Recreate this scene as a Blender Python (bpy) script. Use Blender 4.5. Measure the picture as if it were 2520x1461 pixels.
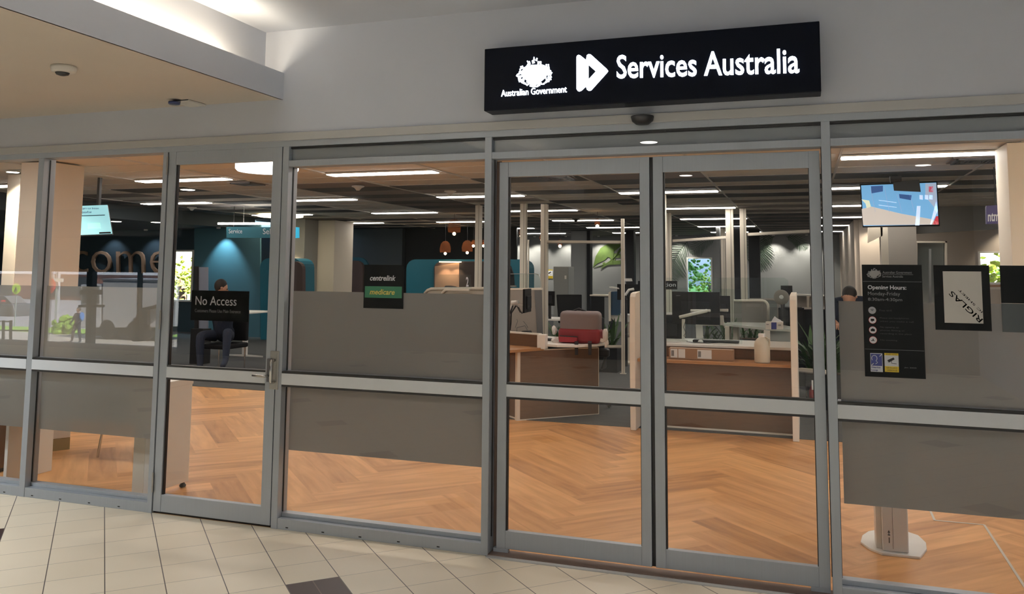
import bpy, bmesh, math, random
from mathutils import Vector, Matrix
random.seed(7)
for o in list(bpy.data.objects): bpy.data.objects.remove(o)
S = bpy.context.scene; COL = S.collection
PI = math.pi
# ---------------------------------------------------------------- camera
FP, CXP, CYP = 2061.5, 1260.0, 470.36           # focal length and principal point in pixels of the 2520 x 1461 frame
YAW, PIT, ROL = -0.33403, 0.093184, 0.007884
CAM = Vector((0, -4.417, 1.55))
cy_, sy_, cp_, sp_ = math.cos(YAW), math.sin(YAW), math.cos(PIT), math.sin(PIT)
Fw = Vector((sy_*cp_, cy_*cp_, sp_)); R0 = Vector((cy_, -sy_, 0)); U0 = R0.cross(Fw)
Rt = math.cos(ROL)*R0 + math.sin(ROL)*U0; Up = -math.sin(ROL)*R0 + math.cos(ROL)*U0
cd = bpy.data.cameras.new('camera'); cam = bpy.data.objects.new('camera', cd); COL.objects.link(cam)
M = Matrix((Rt, Up, -Fw)).transposed().to_4x4(); M.translation = CAM; cam.matrix_world = M
cd.sensor_fit = 'HORIZONTAL'; cd.sensor_width = 36.0; cd.lens = FP*36/2520; cd.clip_start = .05; cd.clip_end = 400
cd.shift_x = 0.0; cd.shift_y = (CYP-730.5)/2520
S.camera = cam
S.view_settings.view_transform = 'Standard'; S.view_settings.look = 'None'; S.view_settings.gamma = 1
S.view_settings.exposure = 0.0; S.view_settings.use_curve_mapping = False
S.cycles.transparent_max_bounces = 32; S.cycles.max_bounces = 8; S.cycles.diffuse_bounces = 5
S.cycles.glossy_bounces = 4; S.cycles.transmission_bounces = 6; S.cycles.sample_clamp_indirect = 4.0
S.cycles.use_denoising = True; S.cycles.caustics_reflective = False; S.cycles.caustics_refractive = False
# ---------------------------------------------------------------- world and sun
wd = bpy.data.worlds.new('sky'); S.world = wd; wd.use_nodes = True
wn = wd.node_tree.nodes; wl = wd.node_tree.links
bg = wn['Background']; sky = wn.new('ShaderNodeTexSky'); sky.sky_type = 'NISHITA'; sky.sun_disc = False
sky.sun_elevation = math.radians(50); sky.sun_rotation = math.radians(200); sky.air_density = 1.0
wl.new(sky.outputs[0], bg.inputs[0]); bg.inputs[1].default_value = 1.1
sl = bpy.data.lights.new('sun', 'SUN'); sl.energy = 60; sl.angle = .01; sl.color = (1, .95, .86)
so = bpy.data.objects.new('sun', sl); COL.objects.link(so); so.rotation_euler = (math.radians(40), 0, math.radians(105))
# ---------------------------------------------------------------- geometry helpers
def ray(x, y): return Rt*((x-CXP)/FP) + Up*(-(y-CYP)/FP) + Fw
def W(x, y, Y): d = ray(x, y); return CAM + d*((Y-CAM.y)/d.y)          # point of a view ray on the vertical plane at depth Y
def G(x, y, Z=0.): d = ray(x, y); return CAM + d*((Z-CAM.z)/d.z)       # ... on the horizontal plane at height Z
def XP(x, y, X): d = ray(x, y); return CAM + d*((X-CAM.x)/d.x)
def MR(v): return Vector((v[0], .11-v[1], v[2]))                      # mirror image of a point in the shopfront glass
MATS = {}
def mat(name, col, rough=.6, metal=0, emit=0, ecol=None, noise=0, nscale=8, bump=0, spec=.5, stretch=None, coat=0):
    if name in MATS: return MATS[name]
    m = bpy.data.materials.new(name); m.use_nodes = True; n = m.node_tree.nodes; l = m.node_tree.links
    b = n['Principled BSDF']; b.inputs['Base Color'].default_value = (*col, 1); b.inputs['Roughness'].default_value = rough
    b.inputs['Metallic'].default_value = metal; b.inputs['Specular IOR Level'].default_value = spec; b.inputs['Coat Weight'].default_value = coat
    tc = n.new('ShaderNodeTexCoord'); mp = n.new('ShaderNodeMapping'); l.new(tc.outputs['Object'], mp.inputs[0])
    if stretch: mp.inputs['Scale'].default_value = stretch
    nt = n.new('ShaderNodeTexNoise'); nt.inputs['Scale'].default_value = nscale; nt.inputs['Detail'].default_value = 5; l.new(mp.outputs[0], nt.inputs[0])
    k = noise if noise else .03
    mx = n.new('ShaderNodeMix'); mx.data_type = 'RGBA'
    mx.inputs[6].default_value = (*[c*(1-k) for c in col], 1); mx.inputs[7].default_value = (*[min(1, c*(1+k)) for c in col], 1)
    l.new(nt.outputs[0], mx.inputs[0]); l.new(mx.outputs[2], b.inputs['Base Color'])
    if bump:
        bp = n.new('ShaderNodeBump'); bp.inputs['Strength'].default_value = bump; bp.inputs['Distance'].default_value = .01
        l.new(nt.outputs[0], bp.inputs['Height']); l.new(bp.outputs[0], b.inputs['Normal'])
    if emit:
        b.inputs['Emission Color'].default_value = (*(ecol or col), 1); b.inputs['Emission Strength'].default_value = emit
    MATS[name] = m; return m
def glassmat(name, tint=(1, 1, 1), f0=.038, rough=0.0):
    m = bpy.data.materials.new(name); m.use_nodes = True; n = m.node_tree.nodes; l = m.node_tree.links
    n.remove(n['Principled BSDF']); out = n['Material Output']
    tr = n.new('ShaderNodeBsdfTransparent'); tr.inputs[0].default_value = (*tint, 1)
    gl = n.new('ShaderNodeBsdfGlossy'); gl.inputs['Roughness'].default_value = rough
    lw = n.new('ShaderNodeLayerWeight'); lw.inputs[0].default_value = .5
    p = n.new('ShaderNodeMath'); p.operation = 'POWER'; p.inputs[1].default_value = 5; l.new(lw.outputs['Facing'], p.inputs[0])
    a = n.new('ShaderNodeMath'); a.operation = 'MULTIPLY_ADD'; a.inputs[1].default_value = 1-f0; a.inputs[2].default_value = f0; l.new(p.outputs[0], a.inputs[0])
    mx = n.new('ShaderNodeMixShader'); l.new(a.outputs[0], mx.inputs[0]); l.new(tr.outputs[0], mx.inputs[1]); l.new(gl.outputs[0], mx.inputs[2])
    l.new(mx.outputs[0], out.inputs[0]); MATS[name] = m; return m
def filmmat(name, col, see, back=.5):
    m = bpy.data.materials.new(name); m.use_nodes = True; n = m.node_tree.nodes; l = m.node_tree.links
    n.remove(n['Principled BSDF']); out = n['Material Output']
    tr = n.new('ShaderNodeBsdfTransparent'); df = n.new('ShaderNodeBsdfDiffuse'); ts = n.new('ShaderNodeBsdfTranslucent')
    nz = n.new('ShaderNodeTexNoise'); nz.inputs['Scale'].default_value = 300
    mc = n.new('ShaderNodeMix'); mc.data_type = 'RGBA'; mc.inputs[6].default_value = (*[c*.95 for c in col], 1); mc.inputs[7].default_value = (*[c*1.05 for c in col], 1)
    l.new(nz.outputs[0], mc.inputs[0]); l.new(mc.outputs[2], df.inputs[0]); l.new(mc.outputs[2], ts.inputs[0])
    m1 = n.new('ShaderNodeMixShader'); m1.inputs[0].default_value = back; l.new(df.outputs[0], m1.inputs[1]); l.new(ts.outputs[0], m1.inputs[2])
    m2 = n.new('ShaderNodeMixShader'); m2.inputs[0].default_value = see; l.new(m1.outputs[0], m2.inputs[1]); l.new(tr.outputs[0], m2.inputs[2])
    l.new(m2.outputs[0], out.inputs[0]); MATS[name] = m; return m
def emat(name, col, s): return mat(name, col, .5, 0, s, col)
ORG = {}
class B:
    def __init__(s): s.b = bmesh.new()
    def box(s, x0, x1, y0, y1, z0, z1, rz=0, piv=None):
        vs = [s.b.verts.new((x, y, z)) for x in (x0, x1) for y in (y0, y1) for z in (z0, z1)]
        for f in ((0, 1, 3, 2), (4, 6, 7, 5), (0, 4, 5, 1), (2, 3, 7, 6), (0, 2, 6, 4), (1, 5, 7, 3)): s.b.faces.new([vs[i] for i in f])
        if rz:
            c = Vector(piv) if piv else Vector(((x0+x1)/2, (y0+y1)/2, 0)); R = Matrix.Rotation(rz, 3, 'Z')
            for v in vs: v.co = R @ (v.co-c) + c
        return s
    def prism(s, pts, ext):          # polygon of 3D points extruded by vector ext
        e = Vector(ext); a = [s.b.verts.new(p) for p in pts]; c = [s.b.verts.new(Vector(p)+e) for p in pts]; n = len(pts)
        s.b.faces.new(a); s.b.faces.new(c[::-1])
        for i in range(n): s.b.faces.new((a[i], c[i], c[(i+1) % n], a[(i+1) % n]))
        return s
    def px(s, pts, Y, t=.004): return s.prism([W(x, y, Y) for x, y in pts], (0, t, 0))
    def tube(s, pts, r, n=8, cap=True):
        pts = [Vector(p) for p in pts]; rr = r if isinstance(r, (list, tuple)) else [r]*len(pts); rings = []; last = None
        for i, p in enumerate(pts):
            d = (pts[min(i+1, len(pts)-1)]-pts[max(i-1, 0)])
            if d.length < 1e-7: d = Vector((0, 0, 1))
            d.normalize(); ref = Vector((0, 0, 1)) if abs(d.z) < .95 else Vector((0, 1, 0))
            if last is not None and last.cross(d).length > .05: ref = last
            u = d.cross(ref).normalized() if ref is not last else (last - d*last.dot(d)).normalized()
            v = d.cross(u).normalized(); last = u
            rings.append([s.b.verts.new(p+rr[i]*(math.cos(2*PI*k/n)*u+math.sin(2*PI*k/n)*v)) for k in range(n)])
        for a, c in zip(rings, rings[1:]):
            for k in range(n): s.b.faces.new((a[k], a[(k+1) % n], c[(k+1) % n], c[k]))
        if cap: s.b.faces.new(rings[0][::-1]); s.b.faces.new(rings[-1])
        return s
    def lathe(s, prof, c, n=24, ax='z', sx=1, sy=1):    # prof: (radius, height)
        rings = []
        for r, h in prof:
            ring = []
            for k in range(n):
                a = 2*PI*k/n; u, v = r*math.cos(a)*sx, r*math.sin(a)*sy
                p = (u, v, h) if ax == 'z' else ((u, h, v) if ax == 'y' else (h, u, v)); ring.append(s.b.verts.new(Vector(p)+Vector(c)))
            rings.append(ring)
        for a, d in zip(rings, rings[1:]):
            for k in range(n): s.b.faces.new((a[k], a[(k+1) % n], d[(k+1) % n], d[k]))
        s.b.faces.new(rings[0][::-1]); s.b.faces.new(rings[-1]); return s
    def ball(s, c, r, sub=2, sc=(1, 1, 1), jit=0):
        m = Matrix.Translation(c) @ Matrix.Diagonal((*[r*k for k in sc], 1))
        g = bmesh.ops.create_icosphere(s.b, subdivisions=sub, radius=1, matrix=m)
        if jit:
            for v in g['verts']: v.co += Vector([random.uniform(-jit, jit) for _ in range(3)])
        return s
    def leaf(s, base, dirv, L, w, droop=.5, n=7):
        base = Vector(base); d = Vector(dirv).normalized(); side = d.cross(Vector((0, 0, 1)))
        side = side.normalized() if side.length > .05 else Vector((1, 0, 0)); prev = None
        for i in range(n+1):
            t = i/n; p = base + d*L*t + Vector((0, 0, -droop*L*t*t)); ww = w*math.sin(PI*min(1, .12+.88*t))*.5+.0008
            q = [s.b.verts.new(p-side*ww), s.b.verts.new(p+Vector((0, 0, -.15*ww))), s.b.verts.new(p+side*ww)]
            if prev: s.b.faces.new((prev[0], prev[1], q[1], q[0])); s.b.faces.new((prev[1], prev[2], q[2], q[1]))
            prev = q
        return s
    def build(s, name, m, parent=None, bev=0, smooth=False, uv=None):
        me = bpy.data.meshes.new(name); bmesh.ops.recalc_face_normals(s.b, faces=s.b.faces)
        if parent is not None: o0 = ORG[parent.name]
        else:
            xs = [v.co for v in s.b.verts]; o0 = Vector(((min(c.x for c in xs)+max(c.x for c in xs))/2, (min(c.y for c in xs)+max(c.y for c in xs))/2, min(c.z for c in xs)))
        for v in s.b.verts: v.co -= o0
        if smooth:
            for f in s.b.faces: f.smooth = True
        s.b.to_mesh(me); s.b.free(); me.materials.append(m if not isinstance(m, str) else MATS[m])
        o = bpy.data.objects.new(name, me); COL.objects.link(o); ORG[o.name] = o0
        if parent is not None: o.parent = parent
        else: o.location = o0
        if bev:
            md = o.modifiers.new('bevel', 'BEVEL'); md.width = bev; md.segments = 2; md.limit_method = 'ANGLE'
        return o
def tag(o, label, cat, group=None, kind=None):
    o['label'] = label; o['category'] = cat
    if group: o['group'] = group
    if kind: o['kind'] = kind
    return o
def root(name, loc, label, cat, group=None):
    o = bpy.data.objects.new(name, None); o.empty_display_size = .1; COL.objects.link(o); o.location = loc; ORG[o.name] = Vector(loc)
    return tag(o, label, cat, group)
def sroot(name, loc=(0, 0, 0)):
    o = bpy.data.objects.new(name, None); COL.objects.link(o); o.location = loc; ORG[o.name] = Vector(loc); o['kind'] = 'structure'; return o
def struct(o): o['kind'] = 'structure'; return o
def box(name, m, x0, x1, y0, y1, z0, z1, parent=None, bev=0): return B().box(x0, x1, y0, y1, z0, z1).build(name, m, parent, bev)
def copy_tree(o, parent=None, off=None):
    c = o.copy(); COL.objects.link(c)
    if parent is not None: c.parent = parent
    ORG[c.name] = ORG[o.name]
    for ch in list(o.children): copy_tree(ch, c)
    if off is not None: c.location = Vector(o.location)+Vector(off); ORG[c.name] = Vector(c.location)
    return c
def text(name, s, x0, x1, z0, z1, y, m, parent, bold=0, shear=0, depth=.002, mirror=False, tf=None):
    cu = bpy.data.curves.new('t', 'FONT'); cu.body = s; cu.size = 1; cu.offset = bold; cu.extrude = .01; cu.shear = shear; cu.resolution_u = 3
    to = bpy.data.objects.new('t', cu); COL.objects.link(to); bpy.context.view_layer.update()
    me = bpy.data.meshes.new_from_object(to.evaluated_get(bpy.context.evaluated_depsgraph_get())); bpy.data.objects.remove(to)
    xs = [v.co.x for v in me.vertices]; ys = [v.co.y for v in me.vertices]; ax, bx, ay, by = min(xs), max(xs), min(ys), max(ys)
    o0 = ORG[parent.name] if parent is not None else Vector(((x0+x1)/2, y, z0))
    for v in me.vertices:
        u = (v.co.x-ax)/(bx-ax); w = (v.co.y-ay)/(by-ay); zz = v.co.z/.01
        if mirror: u = 1-u
        p = Vector((x0+(x1-x0)*u, y-depth/2*zz-depth/2, z0+(z1-z0)*w)) if tf is None else tf(u, w, -depth/2*zz-depth/2)
        v.co = p-o0
    me.name = name; me.materials.clear(); me.materials.append(m if not isinstance(m, str) else MATS[m])
    o = bpy.data.objects.new(name, me); COL.objects.link(o); ORG[o.name] = o0
    if parent is not None: o.parent = parent
    else: o.location = o0
    return o
def textpx(name, s, a, b, top, bot, Y, m, parent, **k):   # a, b left/right pixel x; top/bot pixel y of the string at its left end and right end
    TL, TR_, BL = W(a, top[0], Y), W(b, top[1], Y), W(a, bot[0], Y)
    return text(name, s, 0, 1, 0, 1, 0, m, parent, tf=lambda u, w, d: BL + (TL-BL)*w + (TR_-TL)*u + Vector((0, d, 0)), **k)
# ---------------------------------------------------------------- materials
mat('white_paint', (.64, .67, .74), .7, noise=.03, nscale=3); mat('soffit_paint', (.66, .60, .53), .7, noise=.03, nscale=3)
mat('alu', (.43, .47, .52), .4, .35, noise=.05, nscale=4, stretch=(40, 40, 1)); mat('alu_bright', (.88, .93, 1.0), .5, .0)
mat('gasket', (.008, .008, .01), .5); mat('panel_grey', (.36, .40, .43), .35, noise=.04)
mat('flashing', (.52, .52, .51), .5, .2); mat('black', (.004, .004, .005), .5, spec=.2); mat('sign_black', (.002, .003, .007), .4, spec=.08)
mat('charcoal', (.014, .015, .017), .7, spec=.2); mat('white_plastic', (.78, .76, .72), .4); mat('white_lam', (.80, .77, .71), .35)
mat('chrome', (.62, .61, .59), .22, 1.0); mat('steel', (.45, .44, .42), .35, .9)
mat('oak', (.135, .066, .028), .45, noise=.22, nscale=5, stretch=(1.2, 1.2, 16)); mat('oak_top', (.40, .20, .085), .4, noise=.15, nscale=5, stretch=(1, 12, 12))
mat('tile_ceil', (.84, .78, .70), .85, noise=.05, nscale=60); mat('tile_dark', (.075, .08, .09), .8, noise=.1, nscale=40); mat('tile_mid', (.25, .22, .21), .85, noise=.06, nscale=40)
mat('tbar', (.7, .68, .64), .6); mat('grey_wall', (.28, .29, .29), .8, noise=.05, nscale=2); mat('warm_wall', (.58, .50, .42), .8, noise=.03)
mat('navy', (.035, .065, .085), .8, noise=.08, nscale=3); mat('teal', (.006, .13, .19), .6, noise=.06); mat('teal_dark', (.015, .09, .13), .6)
mat('booth_brown', (.085, .058, .052), .8); mat('dark_wall', (.022, .025, .026), .8); mat('letter_wood', (.42, .27, .17), .5, noise=.15, nscale=20)
mat('cream', (.76, .69, .58), .6, noise=.02); mat('blue_fabric', (.04, .09, .16), .9, noise=.1, nscale=80); mat('grey_fabric', (.30, .27, .24), .9, noise=.1, nscale=120)
mat('leaf', (.035, .085, .02), .5, noise=.4, nscale=4); mat('leaf_lime', (.16, .30, .03), .5, noise=.3, nscale=6); mat('mural_leaf', (.10, .17, .035), .7, noise=.4, nscale=5)
mat('mural_dark', (.06, .095, .065), .7, noise=.4, nscale=5); mat('cardboard', (.30, .17, .095), .8, noise=.06, nscale=12); mat('paper', (.68, .66, .62), .7)
mat('red', (.24, .012, .02), .5, noise=.1); mat('skin', (.50, .27, .18), .55); mat('hair', (.02, .015, .012), .7); mat('cloth_dark', (.018, .026, .05), .9, noise=.2, nscale=40)
mat('denim', (.05, .08, .14), .9, noise=.2, nscale=60); mat('purple', (.05, .035, .16), .5); mat('yellow', (.72, .52, .03), .5); mat('green_sign', (.02, .13, .07), .5)
mat('gold_text', (.62, .50, .12), .5); mat('sign_white', (.74, .76, .80), .5); mat('dim_text', (.035, .037, .04), .5); mat('grey_text', (.25, .26, .27), .5); mat('navy_print', (.03, .04, .20), .5)
mat('asphalt', (.30, .30, .31), .85, noise=.1); mat('concrete', (.62, .58, .50), .8, noise=.06); mat('grass', (.18, .32, .04), .9, noise=.5, nscale=3)
mat('truck_grey', (.50, .51, .54), .5, noise=.05); mat('tyre', (.02, .02, .02), .8); mat('lime', (.55, .85, .04), .5); mat('stop_red', (.75, .03, .04), .4)
mat('tree_leaf', (.10, .20, .03), .9, noise=.6, nscale=1.5); mat('bark', (.12, .08, .05), .9); mat('brick', (.25, .13, .10), .85, noise=.1); mat('dark_sign', (.004, .005, .006), .5, spec=.15)
mat('floor_strip', (.62, .58, .50), .4); mat('bag_plastic', (.75, .73, .70), .25); mat('dark_grey_plastic', (.09, .09, .10), .5); mat('mesh_grey', (.22, .18, .18), .9, noise=.25, nscale=90, stretch=(1, 1, 8))
glassmat('shop_glass'); glassmat('clear_screen', (.93, .96, .95), .03); glassmat('film_gloss', (1, 1, 1), .04)
filmmat('frost', (.385, .395, .39), .14, .5); filmmat('frost_dim', (.42, .43, .41), .30, .5)
emat('panel_light', (1, .94, .86), 21); emat('down_glow', (1, .96, .90), 22); emat('warm_glow', (1, .62, .32), 25); emat('cove_glow', (1, .88, .68), 45)
emat('sign_glow', (.85, .92, 1), 5.5); emat('warm_strip', (1, .75, .45), 10); emat('drum_glow', (1, .98, .95), 4)
filmmat('amber_glass', (.42, .15, .06), .8, .5)
# ================================================================ SETTING
# ---- mall floor: square cream tiles laid on the diagonal, every sixth one dark
def tilemat():
    m = bpy.data.materials.new('mall_tile'); m.use_nodes = True; n = m.node_tree.nodes; l = m.node_tree.links; b = n['Principled BSDF']
    def mth(op, a, c=None, d=None):
        q = n.new('ShaderNodeMath'); q.operation = op
        for i, v in enumerate((a, c, d)):
            if v is None: continue
            if isinstance(v, (int, float)): q.inputs[i].default_value = v
            else: l.new(v, q.inputs[i])
        return q.outputs[0]
    g = n.new('ShaderNodeNewGeometry'); sp = n.new('ShaderNodeSeparateXYZ'); l.new(g.outputs['Position'], sp.inputs[0]); X, Y = sp.outputs[0], sp.outputs[1]
    s = .3765
    a = mth('DIVIDE', mth('ADD', mth('ADD', X, Y), 3.175), s); c = mth('DIVIDE', mth('SUBTRACT', mth('SUBTRACT', Y, X), 1.705-s), s)
    fa, fc = mth('FLOOR', a), mth('FLOOR', c); ra, rc = mth('SUBTRACT', a, fa), mth('SUBTRACT', c, fc)
    ea = mth('MINIMUM', ra, mth('SUBTRACT', 1, ra)); ec = mth('MINIMUM', rc, mth('SUBTRACT', 1, rc))
    g1 = mth('LESS_THAN', ea, .009); g2 = mth('LESS_THAN', ec, .006)
    da = mth('LESS_THAN', mth('FLOORED_MODULO', fa, 6), .5); dc = mth('LESS_THAN', mth('FLOORED_MODULO', fc, 6), .5); dark = mth('MULTIPLY', da, dc)
    mid = mth('MULTIPLY', mth('LESS_THAN', mth('ABSOLUTE', mth('SUBTRACT', ra, .5)), .01), dark)
    wn_ = n.new('ShaderNodeTexWhiteNoise'); cb = n.new('ShaderNodeCombineXYZ'); l.new(fa, cb.inputs[0]); l.new(fc, cb.inputs[1]); l.new(cb.outputs[0], wn_.inputs[0])
    nz = n.new('ShaderNodeTexNoise'); nz.inputs['Scale'].default_value = 2.5; nz.inputs['Detail'].default_value = 6; l.new(g.outputs['Position'], nz.inputs[0])
    f = mth('ADD', mth('MULTIPLY', wn_.outputs[0], .35), mth('MULTIPLY', nz.outputs[0], .65))
    def mixc(fac, A, C):
        q = n.new('ShaderNodeMix'); q.data_type = 'RGBA'; l.new(fac, q.inputs[0])
        for i, v in ((6, A), (7, C)):
            if isinstance(v, tuple): q.inputs[i].default_value = (*v, 1)
            else: l.new(v, q.inputs[i])
        return q.outputs[2]
    base = mixc(f, (.79, .69, .53), (.92, .82, .66)); base = mixc(dark, base, (.045, .024, .024)); base = mixc(mid, base, (.14, .09, .08))
    base = mixc(g2, base, (.30, .26, .22)); base = mixc(g1, base, (.12, .10, .09)); l.new(base, b.inputs['Base Color']); b.inputs['Roughness'].default_value = .38; b.inputs['Specular IOR Level'].default_value = .35
    MATS['mall_tile'] = m
tilemat()
struct(B().box(-19, 6, -8, .012, -.12, 0).box(-7.2, 6, -10, -8, -.12, 0).build('floor', 'mall_tile'))
# ---- shop floor: herringbone planks
def woodmat():
    m = bpy.data.materials.new('plank_wood'); m.use_nodes = True; n = m.node_tree.nodes; l = m.node_tree.links; b = n['Principled BSDF']
    uv = n.new('ShaderNodeUVMap'); mp = n.new('ShaderNodeMapping'); mp.inputs['Scale'].default_value = (1.1, 9, 1); l.new(uv.outputs[0], mp.inputs[0])
    at = n.new('ShaderNodeAttribute'); at.attribute_name = 'tone'; off = n.new('ShaderNodeVectorMath'); off.operation = 'ADD'; l.new(mp.outputs[0], off.inputs[0])
    sc = n.new('ShaderNodeVectorMath'); sc.operation = 'SCALE'; sc.inputs['Scale'].default_value = 40; l.new(at.outputs['Vector'], sc.inputs[0]); l.new(sc.outputs[0], off.inputs[1])
    nz = n.new('ShaderNodeTexNoise'); nz.inputs['Scale'].default_value = 1.6; nz.inputs['Detail'].default_value = 5; nz.inputs['Distortion'].default_value = .4; l.new(off.outputs[0], nz.inputs[0])
    ad = n.new('ShaderNodeMath'); ad.operation = 'MULTIPLY_ADD'; ad.inputs[1].default_value = .38; l.new(at.outputs['Fac'], ad.inputs[0]); 
    m2 = n.new('ShaderNodeMath'); m2.operation = 'MULTIPLY'; m2.inputs[1].default_value = .85; l.new(nz.outputs[0], m2.inputs[0]); l.new(m2.outputs[0], ad.inputs[2])
    cr = n.new('ShaderNodeValToRGB'); l.new(ad.outputs[0], cr.inputs[0]); e = cr.color_ramp.elements
    e[0].position = .18; e[0].color = (.26, .12, .043, 1); e[1].position = .9; e[1].color = (.80, .43, .17, 1)
    x = e.new(.42); x.color = (.50, .235, .08, 1); l.new(cr.outputs[0], b.inputs['Base Color']); b.inputs['Roughness'].default_value = .42
    b.inputs['Specular IOR Level'].default_value = .35; MATS['plank_wood'] = m
woodmat()
def herringbone(x0, x1, y0, ytop, z, name):
    bm = bmesh.new(); uvl = bm.loops.layers.uv.new('UVMap'); tl = bm.faces.layers.float.new('tone'); w, n = .2, 6; c45 = math.sqrt(.5)
    def plank(u0, v0, u1, v1, horiz):
        t = random.betavariate(2.4, 1.7)
        if random.random() < .12: t *= .3
        P = [(u0, v0), (u1, v0), (u1, v1), (u0, v1)]; pts = [Vector(((u-v)*c45*w-3.1, (u+v)*c45*w+.05, z)) for u, v in P]
        if all(p.x < x0 for p in pts) or all(p.x > x1 for p in pts) or all(p.y < y0 for p in pts) or all(p.y > ytop for p in pts): return
        f = bm.faces.new([bm.verts.new(p) for p in pts]); f[tl] = t
        for lp, (u, v) in zip(f.loops, P): lp[uvl].uv = ((u-u0)*w, (v-v0)*w) if horiz else ((v-v0)*w, (u-u0)*w)
    for k in range(-130, 130):
        for mm in range(-12, 12):
            a = 2*n*mm; plank(k+a, k, k+n+a, k+1, True); plank(k+a, k+1, k+1+a, k+1+n, False)
    for co, no in (((x0, 0, 0), (-1, 0, 0)), ((x1, 0, 0), (1, 0, 0)), ((0, y0, 0), (0, -1, 0)), ((0, ytop, 0), (0, 1, 0))):
        bmesh.ops.bisect_plane(bm, geom=bm.verts[:]+bm.edges[:]+bm.faces[:], plane_co=co, plane_no=no, clear_outer=True)
    me = bpy.data.meshes.new(name); bm.to_mesh(me); bm.free(); me.materials.append(MATS['plank_wood'])
    o = bpy.data.objects.new(name, me); COL.objects.link(o); return struct(o)
herringbone(-9, 5, .012, 4.0, 0, 'floor'); herringbone(-9, -3.35, 4.0, 4.75, 0, 'floor')
struct(box('floor', mat('screed', (.2, .2, .2), .9), -22, 8, .012, 25, -.1, -.004))
mat('carpet', (.055, .058, .06), .95, noise=.35, nscale=3, stretch=(1, 5, 1))
struct(B().box(-22, -9, .012, 24.2, -.004, .004).box(-9, -3.35, 4.75, 24.2, -.004, .004).box(-3.35, 5, 4.0, 24.2, -.004, .004).box(5, 8, .012, 24.2, -.004, .004).build('floor', 'carpet'))
# inlaid pale strip in the planks
for a, c in (((2255, 1180), (2300, 1280)), ((2300, 1280), (2422, 1291)), ((2422, 1291), (2540, 1472))):
    p, q = G(*a, .001), G(*c, .001); d = (q-p).normalized(); s_ = Vector((-d.y, d.x, 0))*.007
    struct(B().prism([p-s_, q-s_, q+s_, p+s_], (0, 0, .002)).build('trim_1', 'floor_strip'))
# ---- mall ceiling, shop wall above the glazing, bulkhead and cove
struct(B().box(-6.6, 4, 0, .16, 2.335, 3.14).build('wall_front', 'white_paint'))
struct(box('ceiling', 'white_paint', -3.2, 6, -10, 0, 3.04, 3.14)); struct(box('ceiling', 'white_paint', -19, -3.2, -10, -7.5, 3.04, 3.14))
struct(B().box(-19, -3.2, -7.5, 0, 2.6, 3.04).box(-3.2, -3.06, -7.5, 0, 2.6, 2.63).box(-3.075, -3.06, -7.5, 0, 2.6, 2.765).build('ceiling', 'soffit_paint'))
struct(B().box(-3.0595, -3.055, -7.5, 0, 2.598, 2.767).build('trim_2', 'white_paint'))
struct(box('wall_cove', 'white_paint', -3.203, -3.199, -7.5, 0, 2.63, 3.04))
struct(B().box(2.5, 2.6, -10, 0, 0, 3.5).build('wall_right', 'white_paint'))
t = root('cove_light_strip', (-3.14, -3.4, 2.632), 'warm linear light strip hidden in the trough of the ceiling bulkhead', 'light strip')
box('lens', 'cove_glow', -3.165, -3.135, -7.3, -.42, 2.632, 2.71, t)
# back of the mall hall, with the open end towards the street on the left
struct(B().box(-7.2, 6, -10.1, -10, 0, 3.5).box(-10.7, -7.2, -8.2, -8.0, 0, 3.5).box(-7.3, -7.2, -10, -8, 0, 3.5).build('wall_back', mat('mall_back', (.07, .07, .07), .8)))
struct(B().box(-19.1, -19, -10, .2, -.1, 3.5).build('wall_left', 'mall_back'))
struct(box('wall_front', 'white_paint', -19, -6.6, .02, .16, 0, 3.5))
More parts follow.
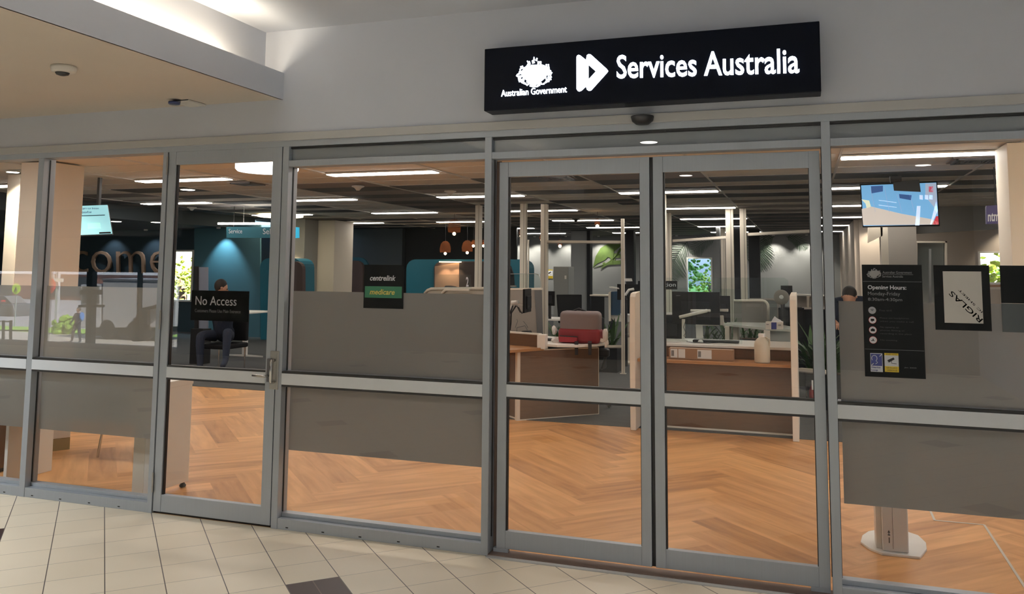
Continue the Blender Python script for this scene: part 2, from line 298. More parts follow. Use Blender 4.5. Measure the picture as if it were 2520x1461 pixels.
# ---- metal shopfront
Z0, RZ0, RZ1, HZ, TB, TT = .06, .847, .914, 2.335, 2.175, 2.213
struct(B().box(-6.6, 4, -.012, .02, 2.337, 2.385).build('trim_3', 'flashing', None, .002))
struct(B().box(-6.6, 4, 0, .1, 2.3, 2.335).build('trim_4', 'alu', None, .0015))
for i, (a, b_) in enumerate(((-6.03, -5.98), (-5.045, -4.995), (-3.965, -3.929), (-3.043, -3.0), (-1.698, -1.657), (.099, .141), (1.62, 1.66))):
    struct(B().box(a, b_, 0, .1, 0, 2.3).build('trim_%d' % (5+i), 'alu', None, .0015))
    struct(B().box(a-.0035, b_+.0035, .048, .056, .09, 2.29).build('trim_%d' % (5+i), 'gasket'))
def window(n, x0, x1, transom, film, top=None):
    w = sroot('window_%d' % n); tp = TB if transom else 2.3
    B().box(x0, x1, .003, .1, 0, .062).box(x0, x1, .045, .1, .062, .085).build('sill', 'alu', w, .0015)
    fr = B().box(x0, x1, .003, .1, RZ0-.012, RZ1+.012)
    if transom: fr.box(x0, x1, .003, .1, TB, TT)
    fr.build('rail', 'gasket' if 0 else 'alu', w, .0015)
    B().box(x0, x1, -.002, .02, RZ0, RZ1).build('rail_cover', 'alu_bright', w, .001)
    B().box(x0, x1, -.0005, .03, RZ0-.0125, RZ0).box(x0, x1, -.0005, .03, RZ1, RZ1+.0125).build('gasket', 'gasket', w)
    B().box(x0, x1, .058, .066, .08, RZ0).box(x0, x1, .058, .066, RZ1, tp).build('glass', 'shop_glass', w)
    if transom:
        B().box(x0, x1, .04, .06, TT, 2.3).build('transom_panel', 'panel_grey', w)
        B().box(x0, x1, .02, .04, 2.288, 2.3).build('gasket', 'gasket', w); B().box(x0, x1, .028, .034, TT, 2.288).build('glass', 'shop_glass', w)
    if film: B().box(x0+.02, x1-.02, .067, .069, film[0], RZ0).box(x0+.02, x1-.02, .067, .069, RZ1, film[1]).build('frosted_film', 'frost' if film[2] else 'frost_dim', w)
    x = x0+.06
    while x < x1-.03:
        B().box(x, x+.017, .0015, .01, .012, .018).build('drain_slot', 'gasket', w); x += .245
    return w
window(1, -5.98, -5.045, False, (.44, 1.412, False)); window(2, -4.995, -3.965, False, (.44, 1.412, False)); window(3, -3.0, -1.698, True, (.45, 1.408, True)); window(4, .141, 1.62, True, (.435, 1.408, True))
tw = sroot('window_5'); B().box(-1.657, .099, .003, .1, TB, TT).build('rail', 'alu', tw, .0015); B().box(-1.657, .099, .04, .06, TT, 2.3).build('transom_panel', 'panel_grey', tw); B().box(-1.657, .099, .02, .04, 2.286, 2.3).build('gasket', 'gasket', tw); B().box(-1.657, .099, .028, .034, TT, 2.286).build('glass', 'shop_glass', tw)
def leafdoor(n, x0, x1, z0, z1, y0, y1, ls, rs, br, tr_, rail=True):
    d = sroot('door_%d' % n)
    B().box(x0, x0+ls, y0, y1, z0, z1).box(x1-rs, x1, y0, y1, z0, z1).box(x0+ls, x1-rs, y0+.002, y1-.002, z0, br).box(x0+ls, x1-rs, y0+.002, y1-.002, tr_, z1).build('frame', 'alu', d, .0015)
    B().box(x0+ls, x1-rs, y0-.001, y0+.014, RZ0, RZ1).build('rail_cover', 'alu_bright', d, .001)
    B().box(x0+ls, x1-rs, y0+.001, y0+.03, RZ0-.012, RZ0).box(x0+ls, x1-rs, y0+.001, y0+.03, RZ1, RZ1+.012).box(x0+ls, x0+ls+.008, y0+.01, y0+.03, br, tr_).box(x1-rs-.004, x1-rs, y0+.01, y0+.03, br, tr_).build('gasket', 'gasket', d)
    B().box(x0+ls, x1-rs, y0+.02, y0+.028, br, RZ0).box(x0+ls, x1-rs, y0+.02, y0+.028, RZ1, tr_).build('glass', 'shop_glass', d)
    return d
d1 = leafdoor(1, -3.922, -3.052, .014, 2.318, .004, .045, .058, .068, .118, 2.215)
B().box(-3.927, -3.048, .03, .05, 2.318, 2.3255).box(-3.929, -3.9225, .02, .05, 0, 2.32).box(-3.0515, -3.043, .02, .05, 0, 2.32).box(-3.927, -3.048, .02, .05, .0, .013).build('door_gap_seal', 'gasket', d1)
for z in (.13, 1.15, 2.15): B().tube([(-3.9255, -.004, z), (-3.9255, -.004, z+.12)], .006).build('hinge', 'steel', d1)
h = B().box(-3.083, -3.022, -.006, .004, .815, 1.045).build('lock_plate', 'steel', d1, .003)
B().box(-3.095, -3.07, -.02, -.006, .86, 1.0).build('lock_case', 'dark_grey_plastic', h, .002)
B().tube([(-3.05, -.006, .99), (-3.05, -.036, .99), (-3.05, -.042, .98), (-3.05, -.042, .87), (-3.05, -.036, .86), (-3.05, -.006, .86)], .009).build('pull_handle', 'chrome', h, 0, True)
B().tube([(-3.085, -.01, .897), (-3.085, -.05, .897), (-3.10, -.056, .897), (-3.17, -.056, .900)], .007).build('lever_handle', 'chrome', h, 0, True)
leafdoor(2, -1.628, -.772, .03, 2.16, .055, .095, .052, .052, .125, 2.075); leafdoor(3, -.752, .09, .03, 2.16, .055, .095, .052, .052, .125, 2.075)
struct(B().box(-.772, -.752, .07, .08, .03, 2.16).build('trim_12', 'gasket'))
struct(B().box(-1.657, -1.63, .09, .1, 0, 2.17).box(-1.657, .099, .0, .1, 0, .01).build('trim_13', mat('threshold', (.22, .15, .12), .5, .3)))
struct(B().box(-1.657, .099, -.03, .0, 0, .006).build('trim_14', 'flashing'))
struct(box('trim_15', 'alu', -1.645, -1.56, .055, .085, .01, .03)); struct(box('trim_16', 'alu', 0, .09, .055, .085, .01, .03))
# ---- shop ceiling: 1.5 m bays of 0.6 m boards, some dark, with pale T-bars
CH = 2.72
struct(box('ceiling', 'tile_ceil', -13.1, 5, .1, 24.1, CH+.02, CH+.1))
struct(B().box(-22, -12.3, .1, 12.4, 2.45, 2.85).build('ceiling', mat('navy_ceiling', (.05, .065, .075), .8)))
cb = B(); dk = B(); md_ = B()
X0 = -13.12; nb = 12
for b_ in range(nb):
    xa = X0+1.5*b_; cb.box(xa-.012, xa+.012, .2, 24, CH+.004, CH+.02)
    for r in range(40):
        ya = .35+.6*r
        h_ = (b_*7+r*5+(b_ % 3)*2) % 10
        back = ya > 9
        lightrow = abs(((ya+.3-1.45) % 3.35)-.0) < .55 or abs(((ya+.3-1.45) % 3.35)-3.35) < .3
        if lightrow and b_ % 2 == 1: continue
        tgt = None
        if b_ >= 8 and 6.2 < ya < 9.2: tgt = dk if (r % 2 == 0) else None
        elif b_ == 7 and 4.9 < ya < 9.2: tgt = dk if r % 2 == 0 else (md_ if r % 4 == 1 else None)
        elif b_ in (5, 6) and 5.2 < ya < 10.2: tgt = dk if (r+b_) % 3 == 0 else (md_ if (r+b_) % 3 == 1 and b_ == 5 else None)
        elif b_ <= 4 and 5.4 < ya < 11: tgt = dk if h_ in (0, 3, 7) else (md_ if h_ in (5, 9) else None)
        elif 9.2 <= ya < 13.5: tgt = md_ if h_ in (0, 4) else None
        elif ya >= 13.5: tgt = dk if r % 2 == 0 else (md_ if h_ > 4 else None)
        if tgt: tgt.box(xa+.014, xa+1.486, ya, ya+.58, CH+.008, CH+.02)
for r in range(40): cb.box(X0, 4.9, .34+.6*r, .345+.6*r, CH+.016, CH+.021)
struct(cb.build('trim_20', 'tbar')); struct(dk.build('ceiling', 'tile_dark')); struct(md_.build('ceiling', 'tile_mid'))
# ---- shop walls
struct(B().box(-13.2, -3.67, 24, 24.2, 0, 2.75).box(-2.84, 1.1, 24, 24.2, 0, 2.75).box(-3.67, -2.84, 24, 24.2, 0, .72).box(-3.67, -2.84, 24, 24.2, 2.0, 2.75).build('wall_back', 'grey_wall'))
struct(B().box(-13.4, -7.6, 17.9, 18.0, 0, 2.74).build('wall_booth', 'dark_wall'))
a_, b_ = W(835, 600, 17.7), W(990, 600, 17.7)
struct(B().box(a_.x, b_.x, 17.7, 17.89, 0, 2.72).build('wall_booth', mat('slate_wall', (.075, .09, .095), .8)))
struct(B().box(-22, -14.62, 12.2, 12.3, 0, 2.46).box(-13.86, -13.4, 12.2, 12.3, 0, 2.46).box(-14.62, -13.86, 12.2, 12.3, 0, .72).box(-14.62, -13.86, 12.2, 12.3, 1.96, 2.46).box(-13.4, -13.3, 12.3, 24, 0, 2.75).build('wall_left', 'navy'))
struct(box('wall_side', 'navy', -22.1, -22, 0, 12.3, 0, 2.6))
# right-hand rooms
struct(B().box(1.1, 1.2, 16, 24.2, 0, 2.75).box(1.2, 3.55, 15.9, 16, 0, 2.75).box(4.75, 7, 15.9, 16, 0, 2.75).box(3.55, 4.75, 15.9, 16, 0, 1.32).box(3.55, 4.75, 15.9, 16, 2.02, 2.75).build('wall_right', 'warm_wall'))
struct(B().box(4.95, 5.05, 0, 16, 0, 2.75).build('wall_right', 'warm_wall'))
struct(box('ceiling', 'tile_ceil', 5, 7, 0, 24, 2.72, 2.8))
def wframe(n, x0, x1, y, z0, z1, w=.04, gm='shop_glass'):
    s = sroot('window_%d' % n); B().box(x0, x0+w, y-.03, y+.1, z0, z1).box(x1-w, x1, y-.03, y+.1, z0, z1).box(x0+w, x1-w, y-.03, y+.1, z1-w, z1).box(x0+w, x1-w, y-.03, y+.1, z0, z0+w).build('window_frame', 'white_plastic', s)
    B().box(x0+w, x1-w, y+.03, y+.036, z0+w, z1-w).build('glass', gm, s)
glassmat('sky_dimming_glass', (.34, .42, .55)); wframe(6, -3.67, -2.84, 24, .72, 2.0, .04, 'sky_dimming_glass'); wframe(8, -14.62, -13.86, 12.2, .72, 1.96); wframe(7, 3.55, 4.75, 15.9, 1.32, 2.02)  # garden glass tint added to dim the daylight and blue the sky
# ================================================================ MALL THINGS
def pxpoly(name, pts, Y, m, parent, t=.003): return B().px(pts, Y, t).build(name, m, parent)
# ---- illuminated sign
sg = root('illuminated_sign', (-.777, -.065, 2.425), 'long black lightbox sign with glowing white lettering above the sliding doors', 'sign')
box('casing', 'sign_black', -1.657, .103, -.13, 0, 2.425, 2.777, sg, .004); YS = -.1305
textpx('lettering', 'Services Australia', 1518, 1966, (136, 118), (194, 168), YS, 'sign_glow', sg, bold=.012, depth=.006)
textpx('lettering', 'Australian Government', 1234, 1395, (222, 211), (238, 227), YS, 'sign_glow', sg, bold=.0, depth=.006)
def crop8(pts, ox=1220, oy=90, s=7.875): return [(ox+x/s, oy+y/s) for x, y in pts]
lg = B(); lg.px(crop8([(1563, 400), (1575, 368), (1605, 352), (1640, 365), (1752, 455), (1752, 960), (1660, 1045), (1620, 1062), (1590, 1052), (1565, 1015)]), YS-.004, .004)
tri = [(1758, 400), (1765, 360), (1800, 338), (1840, 345), (1880, 380), (2150, 625), (2178, 665), (2150, 705), (1880, 1005), (1845, 1042), (1800, 1050), (1765, 1025), (1755, 985)]; hole = [(1795, 545), (1940, 675), (1797, 828)]
lg.px(crop8([tri[0], tri[1], tri[2], tri[3], tri[4], tri[5], tri[6], hole[1], hole[0], (1757, 545)]), YS-.004, .004); lg.px(crop8([tri[6], tri[7], tri[8], tri[9], tri[10], tri[11], tri[12], (1757, 828), hole[2], hole[1]]), YS-.004, .004)
lg.px(crop8([(1757, 545), (1795, 545), (1797, 828), (1757, 828)]), YS-.004, .004); lg.px(crop8([(1750, 455), (1759, 400), (1759, 985), (1750, 960)]), YS-.004, .004)
lg.build('arrow_logo', 'sign_glow', sg)
def crest(Y, parent, m, f, name='emblem'):
    b = B(); L = lambda pts, r: b.tube([W(*f(x, y), Y) for x, y in pts], [r]*len(pts) if not isinstance(r, list) else r, 6)
    sh = [(690, 545), (830, 545), (890, 600), (880, 720), (840, 800), (760, 840), (680, 800), (640, 720), (630, 610)]; b.px([f(*p) for p in sh], Y-.003, .004)
    b.px([f(*p) for p in [(590, 640), (650, 600), (870, 600), (960, 640), (1000, 720), (960, 800), (860, 880), (740, 910), (620, 870), (540, 800), (520, 740)]], Y-.002, .002)
    u = (W(*f(100, 0), Y)-W(*f(0, 0), Y)).length/100
    L([(740, 395), (745, 450), (720, 470), (735, 515)], [7*u, 15*u, 22*u, 26*u]); L([(800, 415), (785, 470)], [12*u, 17*u])           # star
    L([(645, 480), (650, 520), (620, 580), (570, 640), (540, 720), (560, 780), (640, 800)], [16*u, 26*u, 30*u, 42*u, 50*u, 40*u, 24*u])     # left supporter
    L([(640, 530), (610, 470)], 10*u); L([(560, 650), (480, 700), (420, 740), (405, 760), (430, 775), (500, 770)], [20*u, 18*u, 14*u, 14*u, 14*u, 18*u])
    L([(830, 480), (820, 560), (870, 560), (930, 600), (1000, 640), (1010, 720), (940, 730)], [18*u, 16*u, 26*u, 40*u, 46*u, 40*u, 26*u]); L([(870, 480), (868, 560)], 14*u)  # right supporter
    L([(1000, 740), (1060, 740), (1090, 690)], [14*u, 14*u, 10*u]); L([(960, 760), (980, 830), (1050, 840)], 12*u); L([(560, 790), (540, 860), (450, 870)], 13*u)
    random.seed(3)
    for k in range(44):
        a = PI*(.02+.96*k/43); rr = random.uniform(.78, 1.02); cx, cy = 750-330*math.cos(a)*rr, 760+195*math.sin(a)*rr
        dx, dy = random.uniform(-30, 30), random.uniform(-26, 26); L([(cx-dx, cy-dy), (cx+dx, cy+dy)], random.uniform(7, 13)*u)
    for x, y in ((485, 600), (515, 590), (470, 650), (980, 560), (1020, 560), (1030, 620), (1060, 680), (930, 580), (460, 700), (540, 620)): L([(x, y-25), (x+6, y+30)], 12*u)
    L([(660, 950), (720, 965), (800, 965), (850, 930)], 16*u); L([(600, 870), (680, 910), (760, 925), (850, 890)], 16*u)
    return b.build(name, m, parent)
crest(YS-.002, sg, 'sign_glow', lambda x, y: (1220+x/7.875, 90+y/7.875))
# ---- door sensor
t = root('door_sensor', (-.79, -.02, 2.34), 'black half-dome motion sensor on the head frame under the lit sign', 'sensor')
B().lathe([(.004, 0), (.035, .002), (.055, .018), (.061, .038), (.061, .044), (.02, .046)], (-.79, -.035, 2.322), 24).build('dome', 'gasket', t, 0, True)
box('bracket', 'gasket', -.845, -.735, -.03, -.012, 2.345, 2.368, t)
# ---- soffit devices
t = root('security_camera', (-3.665, -1.09, 2.6), 'white dome camera with black lens under the bulkhead, nearest the left edge', 'camera')
B().lathe([(.062, 0), (.064, -.012), (.058, -.03), (.04, -.034)], (-3.665, -1.09, 2.599), 28).build('housing', 'white_plastic', t, 0, True)
B().lathe([(.036, 0), (.03, -.012), (.012, -.018)], (-3.672, -1.09, 2.567), 24).build('lens', 'gasket', t, 0, True)
t = root('ceiling_sensor', (-3.69, -.12, 2.6), 'small white wall-bracket sensor with dark blue eye where bulkhead meets wall', 'sensor')
B().lathe([(.036, 0), (.036, -.014), (.03, -.018)], (-3.72, -.2, 2.585), 20).build('eye', mat('blue_eye', (.01, .02, .09), .3), t, 0, True)
B().box(-3.75, -3.625, -.18, -.02, 2.585, 2.599).build('plate', 'white_plastic', t, .003); B().box(-3.75, -3.63, -.182, -.176, 2.594, 2.5985).build('dark_edge', 'gasket', t)
# ---- mall downlights (their discs and their light)
def lampdisc(name, x, y, z, r, e, col, label, cat, group, glow='down_glow', parent=None):
    t = root(name, (x, y, z), label, cat, group)
    B().lathe([(r*1.18, 0), (r*1.18, -.006), (r*1.02, -.008)], (x, y, z), 20).build('ring', 'white_plastic', t); B().lathe([(r, 0), (r, -.002)], (x, y, z-.008), 20).build('lens', glow, t)
    if e:
        l = bpy.data.lights.new(name, 'AREA'); l.shape = 'DISK'; l.size = 2*r; l.spread = math.radians(125); l.energy = e; l.color = col
        o = bpy.data.objects.new(name+'_light', l); COL.objects.link(o); o.location = (0, 0, -.02); o.parent = t
    return t
for x, y, z_, e_, r_, lb in ((-1.66, -5.14, 3.04, 62, .1, 'round downlight in the mall ceiling, mirrored in the panel over the sliding doors'), (.85, -4.38, 3.04, 20, .04, 'small downlight in the mall ceiling, mirrored as a glint over the right-hand window'), (-5.93, -1.65, 2.6, 14, .035, 'small downlight under the bulkhead, mirrored as a glint in the second window'), (-5.6, -2.42, 2.6, 14, .035, 'small downlight under the bulkhead, mirrored at the top of the hinged door'), (-1.7, -8.6, 3.04, 60, .1, 'downlight far behind the camera in the mall ceiling'), (1.6, -8.2, 3.04, 25, .1, 'downlight behind the camera near the right mall wall')):
    lampdisc('downlight', x, y, z_, r_, e_*2.45, (.92, .97, 1), lb, 'light', 'mall ceiling downlights')
# ---- signs stuck to the glass
YG = .0555
def panelsign(name, p, label, cat='sign'):
    x0, x1, z0, z1 = p; t = root(name, ((x0+x1)/2, YG, z0), label, cat); box('panel', 'dark_sign', x0, x1, YG, YG+.002, z0, z1, t); return t
t = panelsign('door_sign', (-3.737, -3.296, 1.21, 1.401), 'black notice reading No Access on the hinged glass door')
tx = lambda s, a, b, c, d, m, p, **k: text('lettering', s, a, b, c, d, YG-.0005, m, p, depth=.001, **k)
tx('No Access', -3.703, -3.388, 1.308, 1.365, 'sign_white', t, bold=.0); tx('Customers Please Use Main Entrance', -3.705, -3.355, 1.262, 1.283, 'grey_text', t)
t = panelsign('service_sign', (-2.485, -2.222, 1.315, 1.572), 'square black sign with italic centrelink above a green medicare band')
tx('centrelink', -2.444, -2.274, 1.478, 1.51, 'sign_white', t, shear=.25, bold=.02)
box('green_band', 'green_sign', -2.477, -2.232, YG-.001, YG, 1.377, 1.445, t); text('lettering', 'medicare', -2.444, -2.278, 1.396, 1.428, YG-.0012, 'gold_text', t, shear=.25, bold=.02, depth=.001)
t = panelsign('opening_hours_sign', (.272, .539, 1.047, 1.588), 'tall black opening hours poster with round icons stuck on the right-hand glass')
tx('Opening Hours:', .296, .468, 1.462, 1.488, 'sign_white', t, bold=.02); tx('Monday-Friday', .296, .44, 1.434, 1.456, 'grey_text', t); tx('8:30am-4:30pm', .296, .448, 1.408, 1.427, 'grey_text', t)
tx('Australian Government', .365, .495, 1.545, 1.557, 'grey_text', t); tx('Services Australia', .363, .455, 1.526, 1.537, 'grey_text', t)
box('rule_line', 'grey_text', .363, .50, YG-.001, YG, 1.540, 1.5415, t); box('rule_line', 'grey_text', .275, .536, YG-.001, YG, 1.5055, 1.507, t); box('rule_line', 'grey_text', .275, .536, YG-.001, YG, 1.178, 1.1795, t)
crest(YG-.001, t, mat('crest_grey', (.35, .35, .35), .5), lambda x, y: (2151+(x-750)*.052, 672+(y-690)*.045), 'emblem')
cxs = .313
for z, m1, m2 in ((1.366, mat('icon_grey', (.45, .46, .50), .5), 'dark_sign'), (1.319, 'stop_red', 'dark_sign'), (1.271, 'stop_red', 'dark_sign'), (1.223, 'stop_red', 'dark_sign')):
    ic = B().lathe([(.0165, 0), (.0165, -.001)], (cxs, YG, z), 20, 'y').build('icon', 'sign_white' if m1 == 'stop_red' else m1, t)
    B().lathe([(.0175, 0), (.0175, -.0005)], (cxs, YG, z), 20, 'y').build('icon_ring', m1, ic)
    b = B()
    if z == 1.366:
        for r in (.004, .008, .012): b.tube([(cxs+r*math.sin(a), YG-.0013, z-.006+r*math.cos(a)) for a in (-.7, -.35, 0, .35, .7)], .0009, 4)
    elif z == 1.319: b.box(cxs-.008, cxs+.008, YG-.0015, YG-.001, z-.004, z+.006).box(cxs-.004, cxs, YG-.0015, YG-.001, z-.008, z-.004)
    elif z == 1.271: b.box(cxs-.009, cxs+.009, YG-.0015, YG-.001, z-.006, z+.005).box(cxs-.003, cxs+.003, YG-.0015, YG-.001, z+.005, z+.008)
    else: b.box(cxs-.009, cxs+.006, YG-.0015, YG-.001, z-.004, z-.001).box(cxs-.002, cxs+.002, YG-.0015, YG-.001, z-.004, z+.006)
    b.build('symbol', m2, ic)
dt = [('Free wi-fi', .346, .40, 1.366), ('Please use headphones', .346, .475, 1.329), ('when you make a call', .346, .495, 1.313), ('No cameras or', .346, .43, 1.286), ('phones filming or', .346, .455, 1.270), ('recording in this place', .346, .485, 1.254), ('No smoking', .346, .42, 1.223)]
for s_, a, b_, z in dt: tx(s_, a, b_, z-.004, z+.005, 'dim_text', t)
tx('Jan 2020', .447, .50, 1.094, 1.099, 'grey_text', t)
hp = box('hearing_loop_sticker', 'sign_white', .298, .352, YG-.001, YG, 1.071, 1.16, t); box('blue_field', 'navy_print', .300, .350, YG-.0015, YG-.001, 1.10, 1.157, hp)
B().tube([(.316+.012*math.cos(a), YG-.0018, 1.136+.014*math.sin(a)) for a in [PI*k/8*1.25 for k in range(-2, 9)][::-1]]+[(.33, YG-.0018, 1.116), (.32, YG-.0018, 1.108)], .0016, 5).tube([(.302, YG-.0018, 1.102), (.312, YG-.0018, 1.112)], .002, 5).tube([(.339, YG-.0018, 1.145), (.349, YG-.0018, 1.156)], .002, 5).build('ear_symbol', 'sign_white', hp)
text('lettering', 'Hearing', .302, .342, 1.086, 1.097, YG-.0012, 'navy_print', hp, depth=.001, bold=.02); text('lettering', 'Loop', .302, .33, 1.073, 1.084, YG-.0012, 'navy_print', hp, depth=.001, bold=.02)
def cctv(x0, x1, z0, z1, y, par):
    w, h_ = x1-x0, z1-z0; b = box('camera_sticker', 'sign_white', x0, x1, y-.001, y, z0, z1, par); box('yellow_band', 'yellow', x0, x1, y-.0014, y-.001, z0, z0+h_*.3, b); box('yellow_band', 'yellow', x0, x1, y-.0014, y-.001, z1-h_*.12, z1, b)
    P = lambda u, v: (x0+w*u, y-.0014, z0+h_*v)
    B().prism([P(.2, .62), (P(.65, .78)), P(.72, .68), P(.3, .5)], (0, -.0006, 0)).tube([P(.5, .58), P(.5, .46), P(.85, .44)], w*.02, 5).build('camera_symbol', 'gasket', b)
    text('lettering', 'SURVEILLANCE', x0+w*.12, x1-w*.12, z0+h_*.18, z0+h_*.26, y-.0016, 'gasket', b, depth=.0006); text('lettering', 'CAMERAS IN USE', x0+w*.12, x1-w*.12, z0+h_*.05, z0+h_*.13, y-.0016, 'gasket', b, depth=.0006)
    text('lettering', 'SECURITY NOTICE', x0+w*.12, x1-w*.12, z1-h_*.1, z1-h_*.03, y-.0016, 'gasket', b, depth=.0006); return b
cctv(.361, .423, 1.073, 1.163, YG, t)
def frameposter(name, x0, x1, z0, z1, a, b_, c, d, label):
    t = root(name, ((x0+x1)/2, YG, z0), label, 'poster'); box('border', 'dark_sign', x0, x1, YG, YG+.002, z0, z1, t); return t, box('sheet', 'paper', a, b_, YG-.001, YG, c, d, t)
t, sh = frameposter('framed_notice', .589, .826, 1.281, 1.587, *[.629, .792, 1.315, 1.558], 'black bordered white sheet with upside-down slanting printed letters beside the hours poster')
def slant(s, a, b_, h_, m):  # text from point a to point b_ (x,z)
    ax, az = a; dx, dz = b_[0]-a[0], b_[1]-a[1]; L = math.hypot(dx, dz); nx, nz = -dz/L*h_, dx/L*h_
    text('lettering', s, 0, 1, 0, 1, 0, m, sh, bold=.01, tf=lambda u, w, d_: Vector((ax+dx*u+nx*w, YG-.0012, az+dz*u+nz*w)))
slant('RIGLAS', (.792, 1.335), (.666, 1.467), .024, 'dim_text'); slant('IC SHEET', (.792, 1.370), (.698, 1.475), .009, 'dim_text')
# the strip of backing sheet is dark on the last notice
t = root('framed_notice', (.985, YG, 1.279), 'plain dark notice on the glass, cut off by the right edge', 'poster'); box('border', 'dark_sign', .87, 1.10, YG, YG+.002, 1.412, 1.587, t); box('lower_half', mat('slate', (.05, .06, .065), .5), .87, 1.10, YG, YG+.002, 1.279, 1.411, t)
# ================================================================ SHOP: LIGHTS
for c in range(6):
    for r in range(8):
        x0 = -14.63+3*c+.03; y0 = 1.36+3.36*r if r == 0 else 4.75+3.33*(r-1)
        if x0 < -13 and r > 2: continue
        if x0 < -13: z = 2.45
        else: z = CH
        if c == 0 and r == 0: continue
        od = ('first', 'second', 'third', 'fourth', 'fifth', 'sixth', 'seventh', 'eighth')
        LBL = 'long white strip light in the %s row back from the glass, %s from the left' % (od[r], od[c])
        if 'PL' not in globals():
            PL = root('ceiling_light', (x0+.72, y0, z), 'long white strip light recessed in the shop ceiling', 'light', 'strip lights in the shop ceiling')
            PL['label'] = LBL
            box('frame', 'tbar', x0-.012, x0+1.452, y0-.112, y0+.112, z-.004, z+.012, PL); box('diffuser', 'panel_light', x0, x0+1.44, y0-.1, y0+.1, z-.014, z-.004, PL); P0 = (x0+.72, y0, z)
        else: copy_tree(PL, None, (x0+.72-P0[0], y0-P0[1], z-P0[2]))['label'] = LBL
D0 = None
for i, (p, z) in enumerate((((462, 467), CH), ((285, 545), 2.45), ((385, 547), 2.45), ((80, 453), CH), ((65, 500), CH), ((60, 540), 2.45), ((175, 542), 2.45))):
    g = G(*p, z-.008)
    lampdisc('recessed_downlight', g.x, g.y, z, .1, 0, None, ('round downlight close above the strip light behind the hinged door', 'round downlight over the letter o of the welcome wall', 'round downlight over the letter e of the welcome wall', 'upper round downlight in the leftmost window', 'middle round downlight in the leftmost window', 'lowest round downlight in the leftmost window', 'round downlight seen over the big beige pillar')[i], 'light', 'round downlights on the left side of the shop')
# scallops on the blue wall and along the grey back wall: wall washers
def washer(x, y, z, e, col, tgt=(0, 1), label='small black wall-washer spot close to the back wall', group='wall washers', size=95, tilt=18):
    t = root('wall_washer', (x, y, z), label, 'light', group); B().lathe([(.045, 0), (.045, -.03), (.035, -.032)], (x, y, z), 14).build('can', 'white_plastic', t)
    l = bpy.data.lights.new('washer', 'SPOT'); l.energy = e; l.spot_size = math.radians(size); l.spot_blend = .6; l.color = col; l.shadow_soft_size = .04
    o = bpy.data.objects.new('washer_light', l); COL.objects.link(o); o.parent = t; o.location = (0, 0, -.05); o.rotation_euler = (math.radians(tilt)*tgt[1], -math.radians(tilt)*tgt[0], 0)
for px_ in (285, 385, 130): g = W(px_, 562, 12.2); washer(g.x, 11.85, 2.45, 16, (.8, .88, 1), (0, 1), 'small wall-washer spot on the dark blue welcome wall, above %s' % {285: 'the letter o', 385: 'the letter e', 130: 'the beige pillar'}[px_], 'blue wall washers')
g = W(538, 556, 11.3); washer(g.x, 11.3, 2.45 if g.x < -12.3 else 2.72, 90, (.55, .88, 1), (0, 1), 'bright wall-washer spot making a pale blue pool on the side wall', 'side wall washer', 80)
for px_ in (1235, 1285, 1325, 1400, 1480, 1670, 1905, 1985): g = W(px_, 600, 24); washer(g.x, 23.55, 2.72, 90, (1, .93, .8), label='small wall-washer spot on the grey back wall, %s from the left' % {1235: 'first', 1285: 'second', 1325: 'third', 1400: 'fourth', 1480: 'fifth', 1670: 'sixth', 1905: 'seventh', 1985: 'eighth'}[px_])
g = W(2090, 600, 16); washer(1.45, 15.5, 2.72, 40, (1, .88, .7), label='wall-washer spot on the warm wall left of the dark glazed door'); washer(4.2, 15.5, 2.72, 40, (1, .88, .7), label='wall-washer spot above the bright landscape window')
# air vents, smoke detector, small cameras
for i, (p, r, lb) in enumerate((((610, 451), .2, 'round slatted air vent in the ceiling above the hinged door'), ((1370, 436), .22, 'slatted air vent in the ceiling over the left sliding door'), ((2400, 394), .24, 'large slatted air vent in the ceiling behind the hanging screen'), ((1550, 499), .2, 'slatted air vent in the ceiling behind the closing edges of the sliding doors'))):
    g = G(*p, CH); t = root('air_vent', (g.x, g.y, CH), lb, 'vent')
    box('plate', 'tile_mid', g.x-r, g.x+r, g.y-r, g.y+r, CH-.004, CH+.006, t); b = B()
    for k in range(5): q = r*(.85-.17*k); b.box(g.x-q, g.x+q, g.y-q, g.y-q+.02, CH-.02, CH-.003).box(g.x-q, g.x+q, g.y+q-.02, g.y+q, CH-.02, CH-.003).box(g.x-q, g.x-q+.02, g.y-q, g.y+q, CH-.02, CH-.003).box(g.x+q-.02, g.x+q, g.y-q, g.y+q, CH-.02, CH-.003)
    b.build('slats', 'dark_grey_plastic', t)
for p, z, lb in (((881, 462), CH, 'little white smoke detector on the ceiling above the middle window'), ((472, 513), CH, 'white cone-shaped detector on the ceiling behind the hinged door'), ((1108, 474), CH, 'pale dome detector near the middle window\'s right edge'), ((1417, 541), CH, 'small dark box camera under the ceiling between two strip lights')):
    g = G(*p, z-.03); t = root('ceiling_detector', (g.x, g.y, z), lb, 'detector')
    B().lathe([(.09, 0), (.09, -.015), (.055, -.03), (.02, -.07)], (g.x, g.y, z), 18).build('body', 'white_plastic' if p[0] != 1417 else 'gasket', t, 0, True); B().lathe([(.012, 0), (.01, -.008)], (g.x, g.y, z-.068), 10).build('tip', 'gasket', t)
# big white drum lamp
c = (-4.62, 2.05); t = root('drum_pendant', (c[0], c[1], 2.72), 'large glowing white drum lamp cut off by the top of the hinged door', 'lamp')
B().lathe([(.01, 0), (.26, 0), (.28, .02), (.28, .24), (.26, .25)], (c[0], c[1], 2.425), 36).build('shade', 'drum_glow', t, 0, False); B().lathe([(.05, 0), (.05, .045)], (c[0], c[1], 2.675), 16).build('canopy', 'white_plastic', t)
